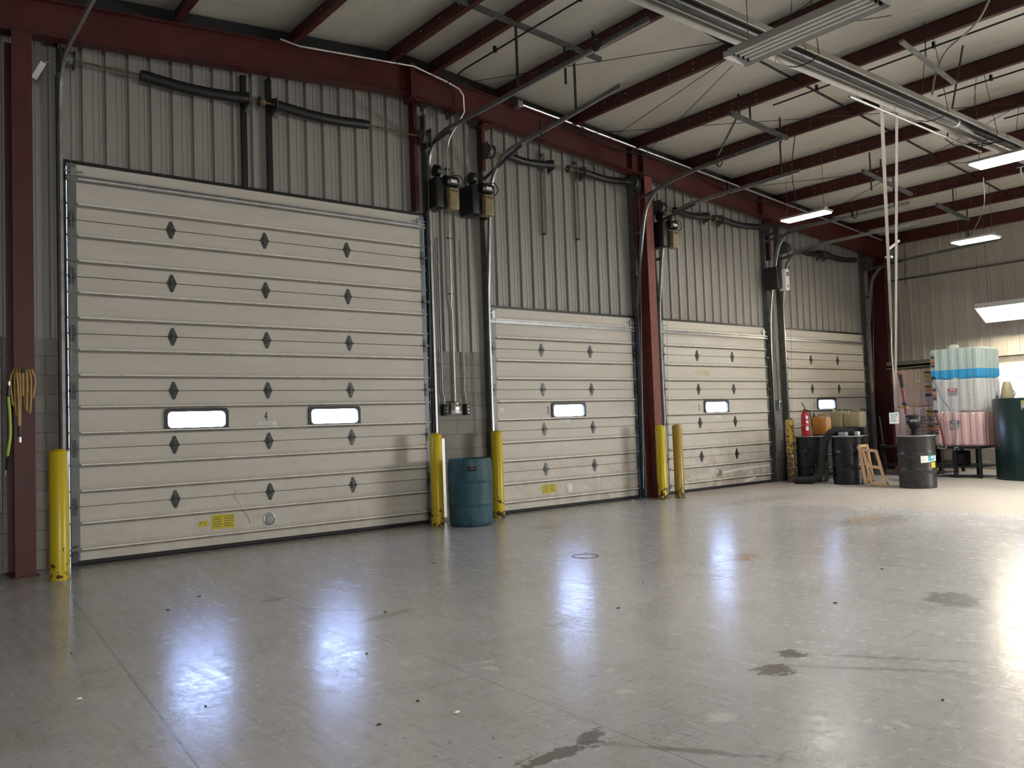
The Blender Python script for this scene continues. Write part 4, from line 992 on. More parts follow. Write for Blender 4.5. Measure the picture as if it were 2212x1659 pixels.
# ------------------------------------------------------------------ bollards
def bollard(x, y, h, r, mat, label):
    m = MB(); pr = [(r, 0), (r, h-.012), (r*.94, h-.004), (r*.75, h+.008), (r*.4, h+.018), (.001, h+.02)]
    m.lathe(pr, (x, y, 0), 40)
    return tag(m.build('bollard', mat, origin=(x, y, 0)), label, 'bollard', 'yellow bollards at the door jambs')
bollard(1.70, -.80, 1.215, .085, 'bollard', 'clean yellow bollard at the left jamb of the widest door')
bollard(6.30, -.36, 1.215, .082, 'bollard', 'yellow bollard left of the teal barrel')
bollard(7.40, -.27, 1.215, .082, 'bollard_chip', 'yellow bollard behind the right side of the teal barrel')
bollard(10.62, -.50, 1.20, .082, 'bollard_chip', 'yellow bollard with chipped foot before the red column')
bollard(10.94, -.59, 1.20, .082, 'bollard_faded', 'faded ochre bollard with rusty scabs left of the third door')
bollard(14.58, -.34, 1.20, .085, 'bollard_peel', 'bollard with badly peeling yellow paint between the third and farthest doors')
bollard(18.5, -.62, 1.17, .075, 'bollard_faded', 'dull yellow bollard in the far corner behind the charcoal drum')

# ------------------------------------------------------------------ teal barrel
def drum_profile(r, h, beads=(.34, .66)):
    p = [(r*.97, 0), (r, .012), (r, .03)]
    for b in beads:
        z = h*b; p += [(r, z-.06), (r, z-.03), (r+.012, z-.008), (r+.012, z+.008), (r, z+.03), (r, z+.06)]
    p += [(r, h-.03), (r+.008, h-.015), (r+.008, h)]
    return p
bx0, by0 = 6.63, -.66
t = thing('plastic_barrel', (bx0, by0, 0), 'teal blue open plastic barrel between two yellow bollards', 'barrel')
m = MB()
prof = [(.255, 0), (.275, .015), (.286, .05), (.290, .10), (.295, .25), (.295, .283), (.301, .29), (.301, .30), (.295, .307), (.2955, .34), (.298, .55), (.298, .583), (.304, .59), (.304, .60), (.298, .607), (.2975, .64), (.292, .80), (.278, .875), (.272, .885), (.262, .885), (.262, .87), (.275, .80), (.28, .1), (.26, .02), (.001, .018)]
m.lathe(prof, (bx0, by0, 0), 44, cap=False); m.lathe([(.255, 0), (.001, .0)], (bx0, by0, 0), 44, cap=False)
m.build('barrel_body', 'teal', t)
ang = math.atan2(-9.83-by0, 0-bx0)
hb = MB(); cx_, cy_ = bx0+.2925*math.cos(ang+.08), by0+.2925*math.sin(ang+.08)
hb.bevbox(-.06, .06, -.008, .006, -.028, .028, .012, 2).xf(Matrix.Translation((cx_, cy_, .755)) @ Matrix.Rotation(ang+.08+PI/2, 4, 'Z'))
hb.build('hand_hole', 'black', t)

# ------------------------------------------------------------------ drums and clutter before door 1
def steel_drum(x, y, h, r, mat, lid, label, beads=(.36, .66)):
    t = thing('steel_drum', (x, y, 0), label, 'drum', 'steel drums near the farthest door')
    MB().lathe(drum_profile(r, h, beads), (x, y, 0), 44).build('drum_body', mat, t)
    MB().lathe([(r+.011, h-.012), (r+.013, h-.004), (r+.008, h+.003), (r-.006, h+.003), (r-.008, h-.010), (.001, h-.010)], (x, y, 0), 44, cap=False).build('drum_lid', lid, t)
    MB().cyl((x+r*.6, y, h-.012), (x+r*.6, y, h+.008), .03, 14).build('bung', 'galv', t)
    return t
D0 = steel_drum(14.86, -.62, .88, .285, 'drum', 'drum_top', 'black drum carrying the red fire extinguisher')
D1 = steel_drum(14.62, -1.52, .88, .29, 'drum', 'drum_top', 'glossy black drum with dusty lid beside the wooden creepers')
D2 = steel_drum(14.35, -2.90, .88, .293, 'drum_grey', 'drum_top', 'charcoal drum with a paper label and hand pump on top', (.34, .64))
D3 = steel_drum(15.95, -.78, 1.0, .29, 'drum', 'black', 'taller black drum behind, carrying two stained jerrycans')
# labels on the charcoal drum, wrapped on its side
def curved_patch(cx, cy, r, a0, a1, z0, z1, tilt=0, n=8, th=.003):
    m = MB(); vs = []
    for rr_ in (r, r+th):
        for q in range(n+1):
            a_ = a0+(a1-a0)*q/n; dz = tilt*(q/n-.5)
            vs += [(cx+rr_*math.cos(a_), cy+rr_*math.sin(a_), z0+dz), (cx+rr_*math.cos(a_), cy+rr_*math.sin(a_), z1+dz)]
    fs = []; o_ = 2*(n+1)
    for q in range(n):
        fs += [(2*q, 2*q+2, 2*q+3, 2*q+1), (o_+2*q, o_+2*q+1, o_+2*q+3, o_+2*q+2), (2*q, 2*q+1, o_+2*q+1, o_+2*q), (2*q+1, 2*q+3, o_+2*q+3, o_+2*q+1), (2*q, o_+2*q, o_+2*q+2, 2*q+2)]
    return m.add(vs, fs)
cx2, cy2, r2_ = 14.35, -2.90, .296
va = math.atan2(-9.83-cy2, -cx2)      # direction towards the camera
lb = curved_patch(cx2, cy2, r2_, va+.20, va+1.28, .44, .57, .03).build('paper_label', 'paper', D2)
curved_patch(cx2, cy2, r2_+.003, va+.62, va+1.08, .46, .55, .02).build('label_print', 'sticker_cyan', lb)
curved_patch(cx2, cy2, r2_+.006, va+.78, va+.98, .50, .53, .01).build('label_strip', 'paper', lb)
curved_patch(cx2, cy2, r2_, va+.80, va+1.15, .34, .43, .0).build('yellow_label', 'sticker_y', D2)
# funnel pump in a wire basket on the charcoal drum
ft = thing('hand_pump', (14.33, -2.90, .885), 'black funnel shaped pump standing on the charcoal drum', 'pump')
MB().lathe([(.05, 0), (.05, .09), (.07, .12), (.125, .22), (.13, .27), (.125, .28), (.135, .33), (.12, .345), (.001, .345)], (14.33, -2.90, .885), 28).build('pump_body', 'black', ft)
m = MB(); mm = Matrix.Translation((14.33+.128*math.cos(va), -2.90+.128*math.sin(va), 1.13)) @ Matrix.Rotation(va+PI/2, 4, 'Z')
m.bevbox(-.06, .06, -.004, .004, -.02, .02, .003, 1).xf(mm); m.build('pump_badge', 'galv', ft)
wb = MB(); bx_c, by_c = 14.52, -2.93
W2 = .26
for z in (.89, .95, 1.01, 1.07, 1.13, 1.19):
    wb.tube([(bx_c, by_c-W2, z), (bx_c, by_c+W2, z)], .003, 5).tube([(bx_c+.16, by_c-W2, z), (bx_c+.16, by_c+W2, z)], .003, 5)
    wb.tube([(bx_c, by_c-W2, z), (bx_c+.16, by_c-W2, z)], .003, 5).tube([(bx_c, by_c+W2, z), (bx_c+.16, by_c+W2, z)], .003, 5)
for q in range(11):
    yq = by_c-W2+2*W2*q/10
    wb.tube([(bx_c, yq, .89), (bx_c, yq, 1.19)], .003, 5).tube([(bx_c+.16, yq, .89), (bx_c+.16, yq, 1.19)], .003, 5).tube([(bx_c, yq, .89), (bx_c+.16, yq, .89)], .003, 5)
tag(wb.build('wire_basket', 'black'), 'black wire basket behind the pump on the charcoal drum', 'basket')
# pole pair with hose and sign dropping to the pump
pp = thing('pipe_drop', (14.0, -2.70, 1.3), 'two long bright poles leaning together down to the charcoal drum', 'pole')
MB().bar((9.98, -5.02, 4.97), (14.12, -2.70, 1.32), .032, .032).build('right_pole', 'bright', pp)
MB().bar((9.67, -4.99, 4.97), (13.6, -2.97, 2.66), .042, .03).build('left_pole', 'bright', pp)
MB().tube([(13.58, -2.98, 2.67), (13.8, -2.85, 2.3), (14.0, -2.76, 1.9), (14.10, -2.71, 1.4)], .012, 8, sub=5).build('air_line', 'bright', pp)
MB().tube([(14.18, -2.76, 1.95), (14.20, -2.80, 1.65), (14.22, -2.83, 1.24)], .022, 10, sub=5).build('suction_hose', 'hose_red', pp)
MB().cyl((14.20, -2.80, 1.70), (14.19, -2.79, 1.92), .033, 12).build('upper_coupling', 'black', pp)
MB().cyl((14.21, -2.82, 1.40), (14.21, -2.82, 1.44), .05, 12).build('lower_coupling', 'black', pp)
MB().cyl((14.21, -2.88, 1.36), (14.21, -2.74, 1.36), .018, 10).build('brass_valve', 'khaki', pp)
for q in (0, 1): MB().cyl((12.0+.1*q, -3.80, 3.66-.1*q), (12.1+.05*q, -3.80-.12*(1-2*q), 3.78-.2*q), .018, 8).build('toggle_handle', 'white', pp)
sg_ = tag(MB().bevbox(-.075, .075, -.003, .003, 0, .19, .002, 1).xf(Matrix.Translation((14.05, -2.70, 1.09)) @ Matrix.Rotation(va+PI/2, 4, 'Z')).build('hanging_sign', 'paper'), 'white card with blue print hanging over the charcoal drum', 'sign')
m = MB(); 
for q in range(4): m.box(-.05, .04-.02*(q % 2), -.0045, -.003, .04+q*.035, .052+q*.035)
MB().tube([(14.05, -2.70, 1.275), (14.10, -2.70, 1.40)], .003, 5).build('card_string', 'black', sg_)
m.cyl((.04, -.003, .155), (.04, -.0045, .155), .015, 12)
m.xf(Matrix.Translation((14.05, -2.70, 1.09)) @ Matrix.Rotation(va+PI/2, 4, 'Z')); m.build('card_print', 'sticker_cyan', sg_)
# fire extinguisher
ex, ey, ez = 14.62, -.66, .885
fe = thing('fire_extinguisher', (ex, ey, ez), 'red fire extinguisher standing on a black drum', 'extinguisher')
MB().lathe([(.07, 0), (.075, .01), (.078, .03), (.078, .38), (.070, .43), (.045, .465), (.022, .475), (.022, .49)], (ex, ey, ez), 28).build('cylinder', 'redext', fe)
MB().cyl((ex, ey, ez+.485), (ex, ey, ez+.53), .018, 12).bar((ex+.02, ey, ez+.52), (ex-.10, ey+.04, ez+.47), .02, .008).bar((ex+.02, ey, ez+.54), (ex-.05, ey+.02, ez+.64), .02, .008).build('valve_handle', 'black', fe)
MB().tube([(ex, ey-.01, ez+.50), (ex+.03, ey-.08, ez+.47), (ex+.04, ey-.10, ez+.35), (ex+.045, ey-.10, ez+.18)], .011, 8, sub=5).build('discharge_hose', 'black_rough', fe)
MB().lathe([(.080, .20), (.081, .205), (.081, .22), (.080, .225)], (ex, ey, ez), 28, cap=False).build('strap', 'sticker_red', fe)
va2 = math.atan2(-9.83-ey, -ex)
for z0_, z1_ in ((.33, .39), (.25, .30), (.11, .19)): curved_patch(ex, ey, .0785, va2+.1, va2+.8, ez+z0_, ez+z1_, th=.001).build('label_patch', 'paper', fe)
# jugs
def jug(x, y, z, wx, wy, h, mat, label, capmat, cat='jug'):
    t = thing('plastic_jug', (x, y, z), label, cat, 'plastic jugs on the drums')
    MB().bevbox(x-wx/2, x+wx/2, y-wy/2, y+wy/2, z, z+h*.86, .035, 4).build('jug_body', mat, t)
    MB().tube([(x, y-wy*.28, z+h*.84), (x, y-wy*.26, z+h*.97), (x, y+wy*.12, z+h*.97), (x, y+wy*.16, z+h*.84)], .016, 8, sub=4).build('jug_handle', mat, t)
    MB().cyl((x, y+wy*.34, z+h*.84), (x, y+wy*.34, z+h*.95), .03, 14).build('jug_cap', capmat, t)
jug(14.95, -.80, .883, .20, .32, .41, 'amber', 'amber orange plastic jug behind the fire extinguisher', 'amber')
jug(15.93, -.60, 1.003, .26, .26, .40, 'jug', 'yellowish jerrycan, left one of the pair on the taller drum', 'white')
jug(15.95, -.93, 1.003, .26, .36, .36, 'jug', 'stained whitish jerrycan, right one of the pair on the taller drum', 'white')
# corrugated exhaust hose over the drum
hp = [(14.20, -.64, .07), (14.24, -.82, .07), (14.28, -1.0, .09), (14.34, -1.10, .22), (14.36, -1.14, .50), (14.38, -1.20, .78), (14.42, -1.28, .93), (14.48, -1.42, .985), (14.55, -1.56, .96), (14.6, -1.66, .95)]
tag(MB().tube(hp, .068, 18, sub=14, ridged=.045).build('exhaust_hose', 'black_rough'), 'thick black corrugated hose looping from the floor over the black drum', 'hose')
tag(MB().bevbox(14.40, 14.50, -1.60, -1.46, .883, .955, .004, 1).build('small_box', 'sticker_grey'), 'small grey blue box on the lid of the glossy black drum', 'box')
tag(MB().bevbox(14.62, 14.70, -1.72, -1.60, .883, .955, .004, 1).build('small_box', 'white'), 'small white box on the lid of the glossy black drum', 'box')
# wooden creepers leaning on end
def creeper(p_lo, p_hi, width_vec, label):
    # frame from p_lo (floor) to p_hi (top); width_vec gives the other rail
    t = thing('wooden_creeper', p_lo, label, 'creeper', 'wooden creepers with casters')
    a_, b_, wv = Vector(p_lo), Vector(p_hi), Vector(width_vec)
    nrm = (b_-a_).cross(wv).normalized()
    for s_ in (0, 1):
        MB().bar(a_+wv*s_, b_+wv*s_, .035, .045, up=nrm).build('side_rail', 'wood', t)
    for f_ in (.03, .5, .97):
        MB().bar(a_+(b_-a_)*f_, a_+(b_-a_)*f_+wv, .05, .02, up=nrm).build('cross_rail', 'wood', t)
    for f_ in (.06, .94):
        for s_ in (0, 1):
            c = a_+(b_-a_)*f_+wv*s_-nrm*.0
            q = MB().cyl(c+nrm*.03+wv.normalized()*-.014, c+nrm*.03+wv.normalized()*.014, .034, 16)
            q.build('caster', 'black', t)
            MB().cyl(c+nrm*.03+wv.normalized()*-.017, c+nrm*.03+wv.normalized()*.017, .012, 10).bar(c, c+nrm*.03, .02, .02).build('caster_fork', 'bright', t)
creeper((14.18, -2.18, .05), (14.36, -1.93, .66), (-.02, -.26, -.03), 'wooden creeper leaning on the charcoal drum side, right of the pair')
creeper((14.18, -2.06, .05), (14.36, -1.87, .72), (.19, -.04, .0), 'wooden creeper standing narrow against the black drum, left of the pair')
# blue clothes on the floor behind
m = MB(); bm = bmesh.new(); bmesh.ops.create_icosphere(bm, subdivisions=4, radius=1)
for v in bm.verts:
    n_ = math.sin(v.co.x*5+1)*math.cos(v.co.z*6+v.co.y*3)*.16+math.sin(v.co.z*11+v.co.x*4)*.07
    v.co *= (1+n_); v.co = Vector((v.co.x*.16, v.co.y*.24, max(-.99, v.co.z)*.33))
m.add([v.co+Vector((15.6, -2.35, .33)) for v in bm.verts], [[v.index for v in f_.verts] for f_ in bm.faces], True); bm.free()
tag(m.build('cloth_bundle', 'cloth'), 'crumpled dark blue cloth bundle behind the charcoal drum', 'cloth')
tag(MB().tube([(16.9, -1.05, .05), (16.8, -1.0, 1.2)], .012, 8).tube([(16.83, -.95, .62), (16.83, -1.1, .62)], .01, 6).build('tool_handle', 'galv_dark'), 'thin tool handle standing in the dark by the corner column', 'tool')

# ------------------------------------------------------------------ fluid tanks
def tank(x0, x1, y0, y1, z0, z1, mat, name, label, grp, ribs=5, cap=True, extra=None, gauge=True):
    t = thing(name, ((x0+x1)/2, (y0+y1)/2, z0), label, 'tank', grp)
    # rounded rectangular body with vertical corrugations on the front and right faces
    outline = []
    def wave(u): return .018*(1 if math.sin(u*2*PI*ribs) > .15 else (-.2 if math.sin(u*2*PI*ribs) < -.15 else math.sin(u*2*PI*ribs)*4))
    nq = 60
    for q in range(nq+1): u = q/nq; outline.append((x0-wave(u)*(1 if .06 < u < .94 else 0), y1-.04-(y1-y0-.08)*u))
    for q in range(nq+1): u = q/nq; outline.append((x0+.04+(x1-x0-.08)*u, y0-wave(u)*(1 if .06 < u < .94 else 0)))
    for q in range(3): u = q/2; outline.append((x1, y0+.04+(y1-y0-.08)*u))
    for q in range(3): u = q/2; outline.append((x1-.04-(x1-x0-.08)*u, y1))
    cx, cy = (x0+x1)/2, (y0+y1)/2; n = len(outline)
    rings = [(z0, .955), (z0+.02, .985), (z0+.045, 1), (z1-.045, 1), (z1-.02, .985), (z1, .95)]
    m = MB()
    for z, s_ in rings: m.v += [Vector((cx+(p[0]-cx)*s_, cy+(p[1]-cy)*s_, z)) for p in outline]
    for r_ in range(len(rings)-1):
        for q in range(n):
            j = (q+1) % n; m.f.append([r_*n+q, r_*n+j, (r_+1)*n+j, (r_+1)*n+q]); m.sm.append(True)
    m.f.append(list(range(n))[::-1]); m.sm.append(False); m.f.append([(len(rings)-1)*n+q for q in range(n)]); m.sm.append(False)
    m.build('tank_body', mat, t)
    if cap:
        yc = cy+.03
        MB().lathe([(.10, -.02), (.10, .03), (.085, .06), (.05, .08), (.001, .085)], (x0+.10, yc, z1-.005), 24).build('tank_cap', 'tank_w' if mat != 'tank_t' else 'jug', t)
    if gauge:
        m = MB()
        for q in range(11): m.box(x0-.022, x0-.014, y0+.085, y0+.105, z0+.06+q*(z1-z0-.12)/10, z0+.075+q*(z1-z0-.12)/10)
        m.build('gauge_marks', 'sticker_grey', t)
    return t
def patch_x(parent, x, y0, y1, z0, z1, mat, name='sticker', th=.004): return MB().box(x-th, x, y0, y1, z0, z1).build(name, mat, parent)
X0 = 16.62
tw = [tank(X0, X0+.95, -3.05, -2.17, .60, 1.235, 'tank_p', 'fluid_tank', 'pink tank at the bottom of the three stacked on the stand', 'white tanks stacked by the window'),
      tank(X0, X0+.95, -3.05, -2.17, 1.255, 1.865, 'tank_w', 'fluid_tank', 'clear white tank in the middle of the stack of three', 'white tanks stacked by the window'),
      tank(X0, X0+.95, -3.06, -2.16, 1.885, 2.455, 'tank_g', 'fluid_tank', 'pale green tank with blue fluid on top of the stack', 'white tanks stacked by the window')]
for t_, z in zip(tw, (.60, 1.255, 1.885)):
    xs_ = X0-.022
    base = patch_x(t_, xs_, -2.27, -2.20, z+.22, z+.47, 'sticker_grey', 'hazard_label')
    for q, mt in enumerate(('sticker_dark', 'sticker_red', 'sticker_orange', 'sticker_blue')): patch_x(base, xs_-.004, -2.265, -2.205, z+.24+q*.055, z+.275+q*.055, mt, 'label_band', .002)
for t_, z in ((tw[0], .95), (tw[1], 1.56)):
    p_ = patch_x(t_, X0-.022, -2.66, -2.49, z, z+.13, 'sticker_grey', 'maker_label')
    patch_x(p_, X0-.026, -2.66, -2.49, z+.08, z+.13, 'sticker_blue' if z < 1 else 'sticker_red', 'label_band', .002)
    patch_x(p_, X0-.028, -2.64, -2.52, z+.095, z+.115, 'paper', 'label_strip', .002)
T0 = 17.35
tt = [tank(T0, T0+1.0, -1.88, -1.02, .60, 1.375, 'tank_t', 'oil_tank', 'brown tinted tank at the bottom of the pair by the corner', 'brown tanks in the corner', gauge=False),
      tank(T0, T0+1.0, -1.88, -1.02, 1.39, 2.165, 'tank_t', 'oil_tank', 'brown tinted tank stacked on top of the other in the corner', 'brown tanks in the corner', gauge=False, cap=False)]
for t_, z in zip(tt, (.60, 1.39)):
    xs_ = T0-.02
    for q, (mt, hh) in enumerate((('sticker_dark', .03), ('khaki', .08), ('sticker_grey', .06), ('sticker_dark', .025), ('sticker_orange', .07), ('sticker_blue', .06), ('sticker_grey', .09))):
        patch_x(t_, xs_, -1.84, -1.71, z+.66-q*.095, z+.66-q*.095+hh, mt, 'hazard_label')
    p_ = patch_x(t_, xs_, -1.62, -1.565, z+.50, z+.74, 'paper', 'gauge_label')
    patch_x(p_, xs_-.004, -1.60, -1.585, z+.52, z+.72, 'sticker_dark', 'label_strip', .002)
tag(MB().box(T0-.05, XR-.10, -1.92, -.95, 2.21, 2.25).box(T0-.05, T0-.02, -1.92, -.95, 2.18, 2.33).build('shelf_board', 'board'), 'grey brown board lying over the two brown tanks', 'shelf')
def stand(x0, x1, y0, y1, z, label, solid=False):
    t = thing('steel_stand', ((x0+x1)/2, (y0+y1)/2, 0), label, 'stand', 'black stands under the tanks')
    MB().box(x0, x1, y0, y1, z-.05, z-.003).build('stand_top', 'black', t)
    for xx in (x0+.03, x1-.03):
        for yy in (y0+.03, (y0+y1)/2+.02, y1-.03): MB().box(xx-.025, xx+.025, yy-.025, yy+.025, 0, z-.05).build('leg', 'black', t)
    MB().box(x0+.01, x1-.01, y0+.02, y1-.02, .20, .225).build('lower_shelf', 'black', t)
    return t
s1 = stand(X0-.05, X0+1.0, -3.02, -2.10, .60, 'black steel stand under the three stacked tanks')
s2_ = stand(T0-.58, T0+1.05, -1.95, -1.0, .60, 'black steel stand under the brown tanks')
MB().box(T0-.05, T0-.045, -1.93, -1.02, .23, .55).build('front_panel', 'black', s2_)
# reel pump under the stand
tag(MB().bevbox(X0+.12, X0+.42, -2.65, -2.42, .226, .50, .03, 3).cyl((X0+.12, -2.58, .36), (X0+.07, -2.58, .36), .085, 24).build('transfer_pump', 'black_rough'), 'dark transfer pump on the lower shelf of the tank stand', 'pump')
tag(MB().tube([(X0-.04, -2.24, 1.90), (X0-.10, -2.30, 1.80), (X0-.12, -2.42, 1.50), (X0-.12, -2.60, 1.22), (X0-.11, -2.63, .95), (X0-.08, -2.60, .62)], .018, 10, sub=8).build('fluid_hose', 'hose_grey'), 'grey hose curving from the top tank down to the stand', 'hose')
tag(MB().tube([(X0-.04, -2.24, 1.26), (X0-.10, -2.28, 1.18), (X0-.11, -2.36, .90), (X0-.10, -2.40, .62)], .018, 10, sub=8).build('fluid_hose', 'hose_red'), 'maroon hose from the middle tank down to the stand', 'hose')
for q, (yy, zz, l) in enumerate(((-2.24, 1.905, 'black valve at the foot of the top tank'), (-2.24, 1.265, 'black valve at the foot of the middle tank'))):
    tag(MB().cyl((X0-.07, yy, zz), (X0+.0, yy, zz), .03, 14).build('valve', 'black'), l, 'valve', 'black valves on the stacked tanks')
tag(MB().tube([(X0-.09, -2.25, .57), (X0-.09, -2.40, .56), (X0-.08, -2.42, .60)], .014, 8, sub=4).tube([(X0-.09, -2.57, .52), (X0-.09, -2.58, .57), (X0-.08, -2.64, .575)], .014, 8, sub=4).bar((X0-.1, -2.28, .57), (X0-.1, -2.28, .67), .012, .012).bar((X0-.1, -2.33, .57), (X0-.1, -2.33, .66), .012, .012).build('dispensing_taps', 'galv'), 'grey dispensing taps at the front edge of the tank stand', 'tap')
tag(MB().box(-.05, .05, -.003, .003, -.065, .065).xf(Matrix.Translation((X0-.13, -2.16, .53)) @ Matrix.Rotation(-PI/2, 4, 'Z') @ Matrix.Rotation(.9, 4, 'Y')).build('hanging_tag', 'paper'), 'white tag tilted at the left corner of the tank stand', 'tag')
# amber jug hanging beside the stand, folding chair
jg = thing('plastic_jug', (16.45, -1.93, .20), 'tapered amber jug low on the stand right of the charcoal drum', 'jug')
MB().lathe([(.09, 0), (.105, .02), (.10, .14), (.06, .26), (.035, .30), (.035, .33)], (16.45, -1.93, .20), 22).build('jug_body', 'amber', jg)
MB().tube([(16.40, -1.86, .46), (16.40, -1.80, .40), (16.40, -1.82, .30)], .014, 8, sub=4).build('jug_handle', 'amber', jg)
jg.location = (16.95, -1.79, .228)
fc = thing('folding_chair', (17.05, -1.92, 0), 'beige folding chair back standing before the brown tanks', 'chair')
MB().tube([(17.10, -1.78, .02), (17.12, -1.78, .74), (17.12, -1.80, .78), (17.12, -2.06, .78), (17.12, -2.09, .74), (17.10, -2.09, .02)], .012, 8).build('chair_frame', 'chair', fc)
MB().bevbox(17.105, 17.125, -2.07, -1.80, .60, .75, .008, 2).build('backrest', 'chair', fc)

# ------------------------------------------------------------------ green storage tank
gx, gy, gr_ = 17.02, -3.95, .80
gt = thing('storage_tank', (gx, gy, 0), 'tall dark green round storage tank at the right edge', 'tank')
MB().lathe([(gr_-.02, 0), (gr_, .02), (gr_, 1.44), (gr_-.012, 1.46), (gr_-.03, 1.465), (.001, 1.465)], (gx, gy, 0), 72).build('tank_shell', 'green', gt)
vg = math.atan2(-9.83-gy, -gx)
lab = curved_patch(gx, gy, gr_+.001, vg-.42, vg-.20, 1.25, 1.41, .0).build('paper_label', 'sticker_grey', gt)
curved_patch(gx, gy, gr_+.004, vg-.42, vg-.20, 1.36, 1.40).build('label_band', 'khaki', lab)
curved_patch(gx, gy, gr_+.004, vg-.40, vg-.20, 1.25, 1.28).build('label_band', 'sticker_dark', lab)
tj = thing('plastic_jug', (16.62, -3.52, 1.466), 'cut down tan jug standing on the green tank', 'jug')
MB().lathe([(.11, 0), (.115, .03), (.10, .14), (.075, .26), (.055, .30), (.02, .31)], (16.62, -3.52, 1.466), 22).build('jug_body', 'jug', tj)
MB().tube([(16.60, -3.62, 1.60), (16.60, -3.66, 1.57), (16.60, -3.65, 1.50)], .012, 8, sub=4).build('jug_handle', 'jug', tj)
tag(MB().lathe([(.03, 0), (.032, .02), (.02, .06), (.006, .09), (.004, .14)], (16.58, -3.36, 1.466), 14).build('oil_can', 'galv_dark'), 'small grey oil can left of the jug on the green tank', 'can')
pt = thing('filter_pump', (16.6, -3.98, 1.466), 'grey and chrome filter head on the green tank at the right edge', 'pump')
MB().lathe([(.05, 0), (.05, .32), (.03, .34), (.03, .44), (.09, .46), (.10, .52), (.09, .60), (.10, .62), (.10, .76), (.06, .79), (.001, .79)], (16.6, -3.98, 1.466), 24).build('filter_body', 'bright', pt)
MB().cyl((16.56, -3.93, 1.80), (16.42, -3.72, 1.84), .008, 8).build('lever', 'black', pt)
tag(MB().tube([(18.9, -.15, 2.9), (18.9, -.15, 1.5), (18.9, -.15, .0)], .02, 8).build('corner_pipe', 'bright'), 'bright thin pipe running up beside the corner column', 'pipe')

# ------------------------------------------------------------------ hoses hung on the left column
gh = thing('air_hose', (1.46, -.42, 1.78), 'coiled gold air hose hung on the dark red column', 'hose')
MB().cyl((1.46, -.40, 2.0), (1.46, -.52, 2.0), .02, 10).build('hose_hook', 'black', gh)
m = MB()
for q in range(7):
    dx = -.085+q*.028; L = .28+.10*math.sin(q*1.7)
    m.tube([(1.46+dx*.8, -.43-.01*q, 2.02), (1.46+dx*1.25, -.455, 1.92), (1.46+dx*1.1, -.46, 2.0-L), (1.46+dx*.9, -.45, 1.95-L), (1.46+dx*.6, -.43, 2.0-L+.05), (1.46+dx*.5, -.44, 2.0)], .010, 8, sub=5)
m.build('hose_coil', 'hose_gold', gh)
MB().tube([(1.405, -.47, 2.0), (1.415, -.475, 1.8), (1.42, -.475, 1.47)], .010, 8, sub=4).tube([(1.43, -.47, 1.98), (1.435, -.475, 1.8), (1.43, -.475, 1.47)], .009, 8, sub=4).build('hose_tail', 'hose_gold', gh)
MB().cyl((1.425, -.475, 1.47), (1.425, -.475, 1.36), .012, 8).build('hose_sleeve', 'black', gh)
MB().cyl((1.425, -.475, 1.36), (1.425, -.475, 1.31), .015, 8).build('coupler', 'bright', gh)
g2 = thing('air_hose', (1.33, -.45, 1.75), 'short lime green air whip hanging left of the red column', 'hose')
MB().tube([(1.335, -.46, 1.75), (1.345, -.46, 1.6), (1.35, -.46, 1.4), (1.335, -.46, 1.26), (1.325, -.46, 1.18)], .013, 8, sub=5).build('hose_tail', 'hose_green', g2)
MB().cyl((1.335, -.46, 1.75), (1.34, -.46, 1.86), .013, 8).build('hose_sleeve', 'black', g2)
MB().cyl((1.325, -.46, 1.18), (1.31, -.46, 1.05), .011, 8).build('hose_sleeve', 'black', g2)
MB().cyl((1.34, -.46, 1.86), (1.34, -.46, 1.90), .011, 8).build('coupler', 'bright', g2)
MB().cyl((1.31, -.46, 1.05), (1.305, -.46, .99), .010, 8).build('coupler', 'bright', g2)
MB().tube([(1.34, -.46, 1.90), (1.38, -.44, 1.91), (1.40, -.41, 1.92)], .006, 6).build('hose_hook', 'black', g2)
conduit([(1.33, -.02, 2.37), (1.33, -.02, .62), (.6, -.02, .62)], .012, 'thin grey pipe bending left at knee height beside the left column', 'galv', group=None)

# ------------------------------------------------------------------ radiant tube heater
HY, HZ = -5.19, 4.93
ht = thing('tube_heater', (9.5, HY, HZ), 'long radiant tube heater with metal reflector hung under the purlins', 'heater')
pr = [(-.175, -.03), (-.15, .05), (-.08, .11), (.08, .11), (.15, .05), (.175, -.03)]
def refl(x0, x1):
    out = [(HY+p[0], HZ+p[1]) for p in pr]; inn = [(HY+p[0]*.975, HZ+p[1]-.005) for p in pr]
    MB().prism(out+inn[::-1], 'x', x0, x1).build('reflector', 'reflector', ht)
xq = 2.6
while xq < 18:
    refl(xq, xq+2.42); xq += 2.44
MB().cyl((2.6, HY, HZ+.015), (18.2, HY, HZ+.015), .055, 22).build('radiant_tube', 'tube', ht)
for x in (7.72, 10.57, 12.0, 13.4, 16.24):
    MB().tube([(x, HY-.18, HZ-.02), (x, HY-.08, HZ-.06), (x, HY+.08, HZ-.06), (x, HY+.18, HZ-.02)], .006, 6, sub=4).tube([(x, HY-.17, HZ-.02), (x, HY-.05, roof(x)-.22)], .004, 5).tube([(x, HY+.17, HZ-.02), (x, HY+.05, roof(x)-.22)], .004, 5).build('tube_hanger', 'black', ht)
MB().lathe([(.0565, -.02), (.058, 0), (.0565, .02)], n=22, cap=False).xf(Matrix.Translation((11.15, HY, HZ+.015)) @ Matrix.Rotation(PI/2, 4, 'Y')).build('tube_band', 'white', ht)
conduit([(8.93, -5.0, 4.86), (12.45, -4.96, 4.86)], .014, 'bright strut parallel to the heater, on its near door side', 'bright', group=None)
